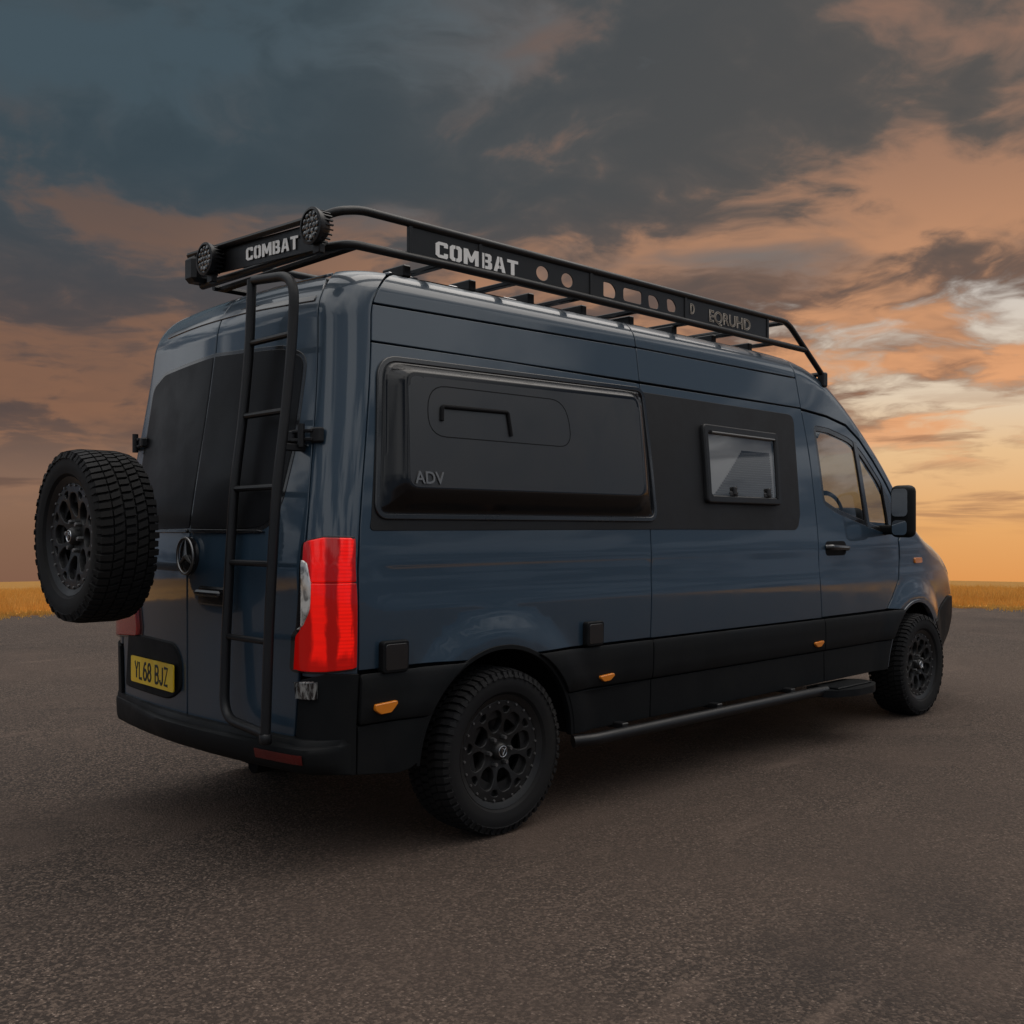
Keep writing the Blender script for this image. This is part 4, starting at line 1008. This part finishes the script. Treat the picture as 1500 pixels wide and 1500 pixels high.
GL = {
 'C': (1.0, [[(.25, 0), (.9, 0), (1, .12), (1, .45), (.68, .45), (.68, .27), (.32, .27), (.32, 1.13), (.68, 1.13), (.68, .95), (1, .95), (1, 1.28), (.9, 1.4), (.25, 1.4), (0, 1.2), (0, .2)]]),
 'O': (1.0, [[(.46, 0), (.2, 0), (0, .2), (0, 1.2), (.2, 1.4), (.46, 1.4), (.46, 1.13), (.32, 1.05), (.32, .35), (.46, .27)], [(.54, 0), (.54, .27), (.68, .35), (.68, 1.05), (.54, 1.13), (.54, 1.4), (.8, 1.4), (1, 1.2), (1, .2), (.8, 0)]]),
 'M': (1.3, [[(0, 0), (0, 1.4), (.36, 1.4), (.65, .72), (.94, 1.4), (1.3, 1.4), (1.3, 0), (.97, 0), (.97, .75), (.75, .25), (.55, .25), (.33, .75), (.33, 0)]]),
 'B': (1.0, [[(0, 0), (0, 1.4), (.32, 1.4), (.32, 0)], [(.40, 0), (.40, .27), (.62, .27), (.66, .33), (.66, .53), (.6, .58), (.40, .58), (.40, .83), (.6, .83), (.64, .88), (.64, 1.08), (.6, 1.13), (.40, 1.13), (.40, 1.4), (.8, 1.4), (.95, 1.25), (.95, .85), (.84, .71), (1, .58), (1, .15), (.85, 0)]]),
 'A': (1.06, [[(0, 0), (.33, 1.4), (.50, 1.4), (.50, 1.0), (.41, .58), (.50, .58), (.50, .30), (.36, .30), (.31, 0)], [(1.06, 0), (.73, 1.4), (.56, 1.4), (.56, 1.0), (.65, .58), (.56, .58), (.56, .30), (.70, .30), (.75, 0)]]),
 'T': (1.0, [[(.34, 0), (.34, 1.12), (0, 1.12), (0, 1.4), (1, 1.4), (1, 1.12), (.66, 1.12), (.66, 0)]]),
}
def block_word(word, P0, X, Y, Nn, height, width, parent):
    tot = sum(GL[c][0] for c in word) + .16 * (len(word) - 1); sx = width / tot; sy = height / 1.4; x = 0
    P0, X, Y, Nn = (Vector(k) for k in (P0, X, Y, Nn)); b = MB()
    for c in word:
        w_, polys = GL[c]
        for p in polys: b.prism([((x + q[0]) * sx, q[1] * sy) for q in p], P0, X, Y, Nn, .002)
        x += w_ + .16
    b.build('board_lettering', M['white'], parent, smooth=False, angle=None)
block_word('COMBAT', (-.275, YK - .0045, 2.634), PX, PZ, (0, -1, 0), .072, .525, b1)
text_mesh('lit_outline_lettering', 'EQRUHD', .098, (2.075, YK - .006, 2.672), PX, PZ, M['pale'], b3, outline=.0022, stretch=(1.12, 1))  # raised pale outlines imitate light through letters; the board is not cut
text_mesh('lit_outline_lettering', 'D', .085, (1.685, YK - .006, 2.685), PX, PZ, M['pale'], b3, outline=.0022, stretch=(.7, 1))
def Pr(u, v): return np.stack([np.full(len(u), -.845), u, v + .055 * (u + .2)], 1)
rbd = patch('rear_board', M['powder'], [(.22, 2.608), (-.78, 2.608), (-.78, 2.725), (.22, 2.725)], Pr, REAR_OUT, rack, th=.004, e=.0015, gap=0, step=.1)
block_word('COMBAT', (-.8495, -.205, 2.632), (0, -1, -.06), PZ, (-1, 0, 0), .058, .43, rbd)
def spot(c, parent):
    b = MB(); A = (-1, 0, 0); k_ = .74
    S = lambda pr: [(r * k_, h * k_) for r, h in pr]
    b.lathe(S([(0, -.07), (.05, -.07), (.085, -.04), (.098, 0), (.104, .018), (.104, .030), (.090, .034), (.086, .022)]), c, A, 36, 0)
    b.lathe(S([(.089, .022), (.06, .024), (0, .025)]), c, A, 36, 1)
    for k in range(22):
        a = 2 * math.pi * k / 22; b.box(Vector(c) + Vector((.030 * k_, .091 * k_ * math.cos(a), .091 * k_ * math.sin(a))), (.06 * k_, .010, .006), 0, Matrix.Rotation(a, 3, 'X'), 0)
    for (ry, n) in ((0, 1), (.034, 6), (.066, 12)):
        for k in range(n):
            a = 2 * math.pi * k / n; b.lathe(S([(.0155, .024), (.014, .030), (.008, .033), (0, .034)]), Vector(c) + Vector((0, ry * k_ * math.cos(a), ry * k_ * math.sin(a))), A, 9, 1)
    b.box(Vector(c) + Vector((.02, 0, -.088)), (.03, .05, .04), .004, None, 0)
    b.build('spotlight', [M['powder'], M['led']], parent, angle=40)
spot((-.900, -.835, 2.648), rack); spot((-.90, .055, 2.678), rack)
MB().box((-.84, .275, 2.675), (.10, .10, .13), .02).build('junction_box', M['powder'], rack)

# ============================================================ ground
def asphalt_fn(N, b):
    c = objco(N)
    stone = N.t.nodes.new('ShaderNodeTexVoronoi'); stone.inputs['Scale'].default_value = 100; N.l.new(c, stone.inputs['Vector'])
    fine = N.noise(c, 260, 3, .65); mid_ = N.noise(c, 1.1, 7, .6); wide = N.noise(c, .22, 5, .55)
    hue = N.sep(stone.outputs['Color'])[0]
    tone = N.mix(N.ss(hue, .35, .95), (.032, .025, .021), (.225, .175, .140))
    glint = N.m('MULTIPLY', N.ss(hue, .90, .97), N.ss(stone.outputs['Distance'], .5, .2))      # pale chippings
    tone = N.mix(glint, tone, (.55, .46, .39))
    tone = N.mix(N.m('MULTIPLY', N.ss(fine, .38, .66), .7), tone, (.030, .024, .021))
    tone = N.mix(N.m('MULTIPLY', N.ss(mid_, .44, .64), .50), tone, (.062, .047, .039))
    grit = N.noise(c, 66, 4, .7)
    tone = N.mix(N.m('MULTIPLY', N.ss(grit, .52, .66), .55), tone, (.150, .118, .098))
    tone = N.mix(N.m('MULTIPLY', N.ss(grit, .48, .34), .60), tone, (.026, .021, .018))
    worn = N.noise(c, .75, 8, .68, .8)
    tone = N.mix(N.m('MULTIPLY', N.ss(worn, .52, .66), .55), tone, (.130, .098, .079))
    tone = N.mix(N.m('MULTIPLY', N.ss(wide, .40, .66), .45), tone, (.115, .085, .067))
    oil = N.noise(N.v('ADD', c, (7, 2, 0)), .42, 6, .6, .5)
    tone = N.mix(N.m('MULTIPLY', N.ss(oil, .58, .70), .5), tone, (.036, .029, .026))
    sx = N.noise(N.v('MULTIPLY', c, (.35, 1.6, 1)), 1.4, 7, .65)                    # pale lengthwise streaks
    tone = N.mix(N.m('MULTIPLY', N.ss(sx, .58, .74), .6), tone, (.205, .155, .125))
    N.put(b.inputs['Base Color'], N.v('MULTIPLY', tone, (.80, .735, .70)))
    h = N.m('ADD', N.m('MULTIPLY', stone.outputs['Distance'], -1.0), N.m('MULTIPLY', fine, .7))
    bp = N.t.nodes.new('ShaderNodeBump'); bp.inputs['Strength'].default_value = 1.0; bp.inputs['Distance'].default_value = .006
    N.put(bp.inputs['Height'], h); N.l.new(bp.outputs[0], b.inputs['Normal'])
M['asphalt'] = mat('weathered_asphalt', (.055, .046, .042), .88, spec=.35, fn=asphalt_fn)
def field_fn(N, b):
    c = objco(N)
    g = N.noise(N.v('MULTIPLY', c, (1, 1, 0)), .9, 8, .7); wv = N.noise(N.v('MULTIPLY', c, (.02, .02, 0)), 1.2, 4, .5)
    r = N.v('LENGTH', N.v('MULTIPLY', N.v('SUBTRACT', c, tuple(EYE)), (1, 1, 0)))
    track = N.m('ADD', N.ss(N.noise(N.xyz(N.m('MULTIPLY', r, .06), 0, 0), 2.0, 5, .6), .44, .60), 0)
    col = N.mix(N.ss(g, .3, .7), (.42, .20, .04), (.80, .42, .09))
    col = N.mix(N.m('MULTIPLY', track, .6), col, (.24, .11, .035))
    far = N.ss(r, 30, 75)
    N.put(b.inputs['Base Color'], N.mix(N.m('MULTIPLY', far, .8), col, N.mix(track, (.25, .125, .035), (.42, .22, .06))))
M['field'] = mat('ripe_grain_field', (.4, .22, .05), .95, spec=.1, fn=field_fn)
def soil_fn(N, b):
    N.put(b.inputs['Base Color'], N.mix(N.ss(N.noise(objco(N), 6, 6, .65), .35, .7), (.075, .045, .030), (.16, .095, .055)))
M['soil'] = mat('dry_verge_soil', (.12, .07, .045), .95, spec=.1, fn=soil_fn)
def edge_r(a):           # distance of the asphalt's edge, a = angle from the view to the left
    return float(np.interp(a, [-3.2, -.8, -.45, -.42, .0, .40, .45, .9, 3.2], [24, 21, 20.2, 20.0, 19.4, 18.6, 18.6, 20, 24])) + .22 * math.sin(a * 23) + .16 * math.sin(a * 61 + 1) + .10 * math.sin(a * 171) + .07 * math.sin(a * 317 + 2)
def zfield(r, r0): return -.0450 * max(0, r - r0 - 1.0) if r < r0 + 1e9 else 0
def polar(name, rs_fn, m, dz, kind='structure'):
    A = np.linspace(-math.pi, math.pi, 721)[:-1]; V = []; F = []; n = len(A); rings = None
    for a in A:
        r0 = edge_r(a); rs = rs_fn(r0); rings = len(rs)
        for r in rs:
            h = HEAD + a; V.append((EYE.x + r * math.cos(h), EYE.y + r * math.sin(h), zfield(r, r0) + dz))
    for i in range(n):
        j = (i + 1) % n
        for k in range(rings - 1): F.append((i * rings + k, i * rings + k + 1, j * rings + k + 1, j * rings + k))
    o = mesh(name, V, F, m); o['kind'] = kind; return o
polar('field_ground', lambda r0: [0.0, 10, r0 - .3, r0 + .5, r0 + 1, r0 + 3, r0 + 8, r0 + 20, r0 + 60, 160, 320, 700, 1500, 3500, 6000], M['field'], -.008)
polar('verge', lambda r0: [r0 - 1.2, r0, r0 + .35, r0 + .7], M['soil'], -.004)
polar('asphalt', lambda r0: [0.0, 3, 8, 14, r0 - .8, r0], M['asphalt'], 0)

def straw_fn(N, b):
    g = N.t.nodes.new('ShaderNodeObjectInfo')
    c = objco(N); n = N.noise(c, .7, 4, .6); n2 = N.noise(c, 9, 2, .5)
    col = N.mix(N.ss(n, .35, .68), (.48, .24, .050), (.72, .42, .12))
    N.put(b.inputs['Base Color'], N.mix(N.m('MULTIPLY', N.ss(n2, .4, .7), .5), col, (.36, .16, .03)))
def straw():
    m = mat('dry_straw', (.5, .27, .05), .8, spec=.2, fn=straw_fn); t = m.node_tree; N = NT(t); b = t.nodes['Principled BSDF']
    tl = t.nodes.new('ShaderNodeBsdfTranslucent'); tl.inputs[0].default_value = (.70, .37, .085, 1)
    mx = t.nodes.new('ShaderNodeMixShader'); mx.inputs[0].default_value = .40
    out = t.nodes['Material Output']; t.links.new(b.outputs[0], mx.inputs[1]); t.links.new(tl.outputs[0], mx.inputs[2]); t.links.new(mx.outputs[0], out.inputs[0])
    return m
M['straw'] = straw()
def grass(n, r_lo, r_hi, h_lo, h_hi, wid, name, label):
    a = RNG.uniform(-.72, .62, n); u = RNG.random(n) ** 1.6; spill = (RNG.random(n) < .05) & (np.sin(a * 140) + np.sin(a * 331 + 1) + np.sin(a * 57 + 2) > 0)
    r0 = np.array([edge_r(k) for k in a]); r = r0 + .25 + r_lo + u * (r_hi - r_lo); r = np.where(spill, r0 + RNG.normal(.1, .28, n), r)
    th = HEAD + a; x = EYE.x + r * np.cos(th); y = EYE.y + r * np.sin(th); z = -.0450 * np.clip(r - r0 - 1.0, 0, None) - .01
    edge = np.clip((r - r0 - .1) / 1.6, .22, 1)
    cl = .72 + .28 * np.sin(x * 1.7 + np.sin(y * 1.3) * 2) * np.sin(y * 1.1) + .12 * np.sin(x * 5.3 + y * 3.1)
    h = RNG.uniform(h_lo, h_hi, n) ** 1.0 * edge * cl * np.where(RNG.random(n) < .03, 1.35, 1); w = wid * RNG.uniform(.6, 1.5, n)
    d = RNG.uniform(0, 2 * math.pi, n); lx_, ly_ = RNG.normal(0, .22, n) * h, RNG.normal(0, .22, n) * h
    V = np.empty((n, 5, 3)); cx, cy = np.cos(d) * w, np.sin(d) * w
    V[:, 0] = np.stack([x - cx, y - cy, z], 1); V[:, 1] = np.stack([x + cx, y + cy, z], 1)
    V[:, 2] = np.stack([x + lx_ * .35 + cx, y + ly_ * .35 + cy, z + h * .6], 1); V[:, 3] = np.stack([x + lx_ * .35 - cx, y + ly_ * .35 - cy, z + h * .6], 1)
    V[:, 4] = np.stack([x + lx_, y + ly_, z + h], 1)
    k = np.arange(n)[:, None] * 5
    me = bpy.data.meshes.new(name); me.vertices.add(n * 5); me.vertices.foreach_set('co', V.ravel())
    li = np.concatenate([k + [0, 1, 2, 3], k + [3, 2, 4]], 1).ravel()
    me.loops.add(n * 7); me.loops.foreach_set('vertex_index', li.astype(np.int32))
    me.polygons.add(n * 2); me.polygons.foreach_set('loop_start', (np.arange(n)[:, None] * 7 + [0, 4]).ravel().astype(np.int32))
    me.update(calc_edges=True); me.validate()
    me.materials.append(M['straw']); o = new_obj(name, me); o['kind'] = 'stuff'; o['label'] = label; o['category'] = 'grass'
grass(150000, 0, 40,   .18, .38, .007, 'dry_grass', 'tall golden dry grass along the edge of the asphalt')
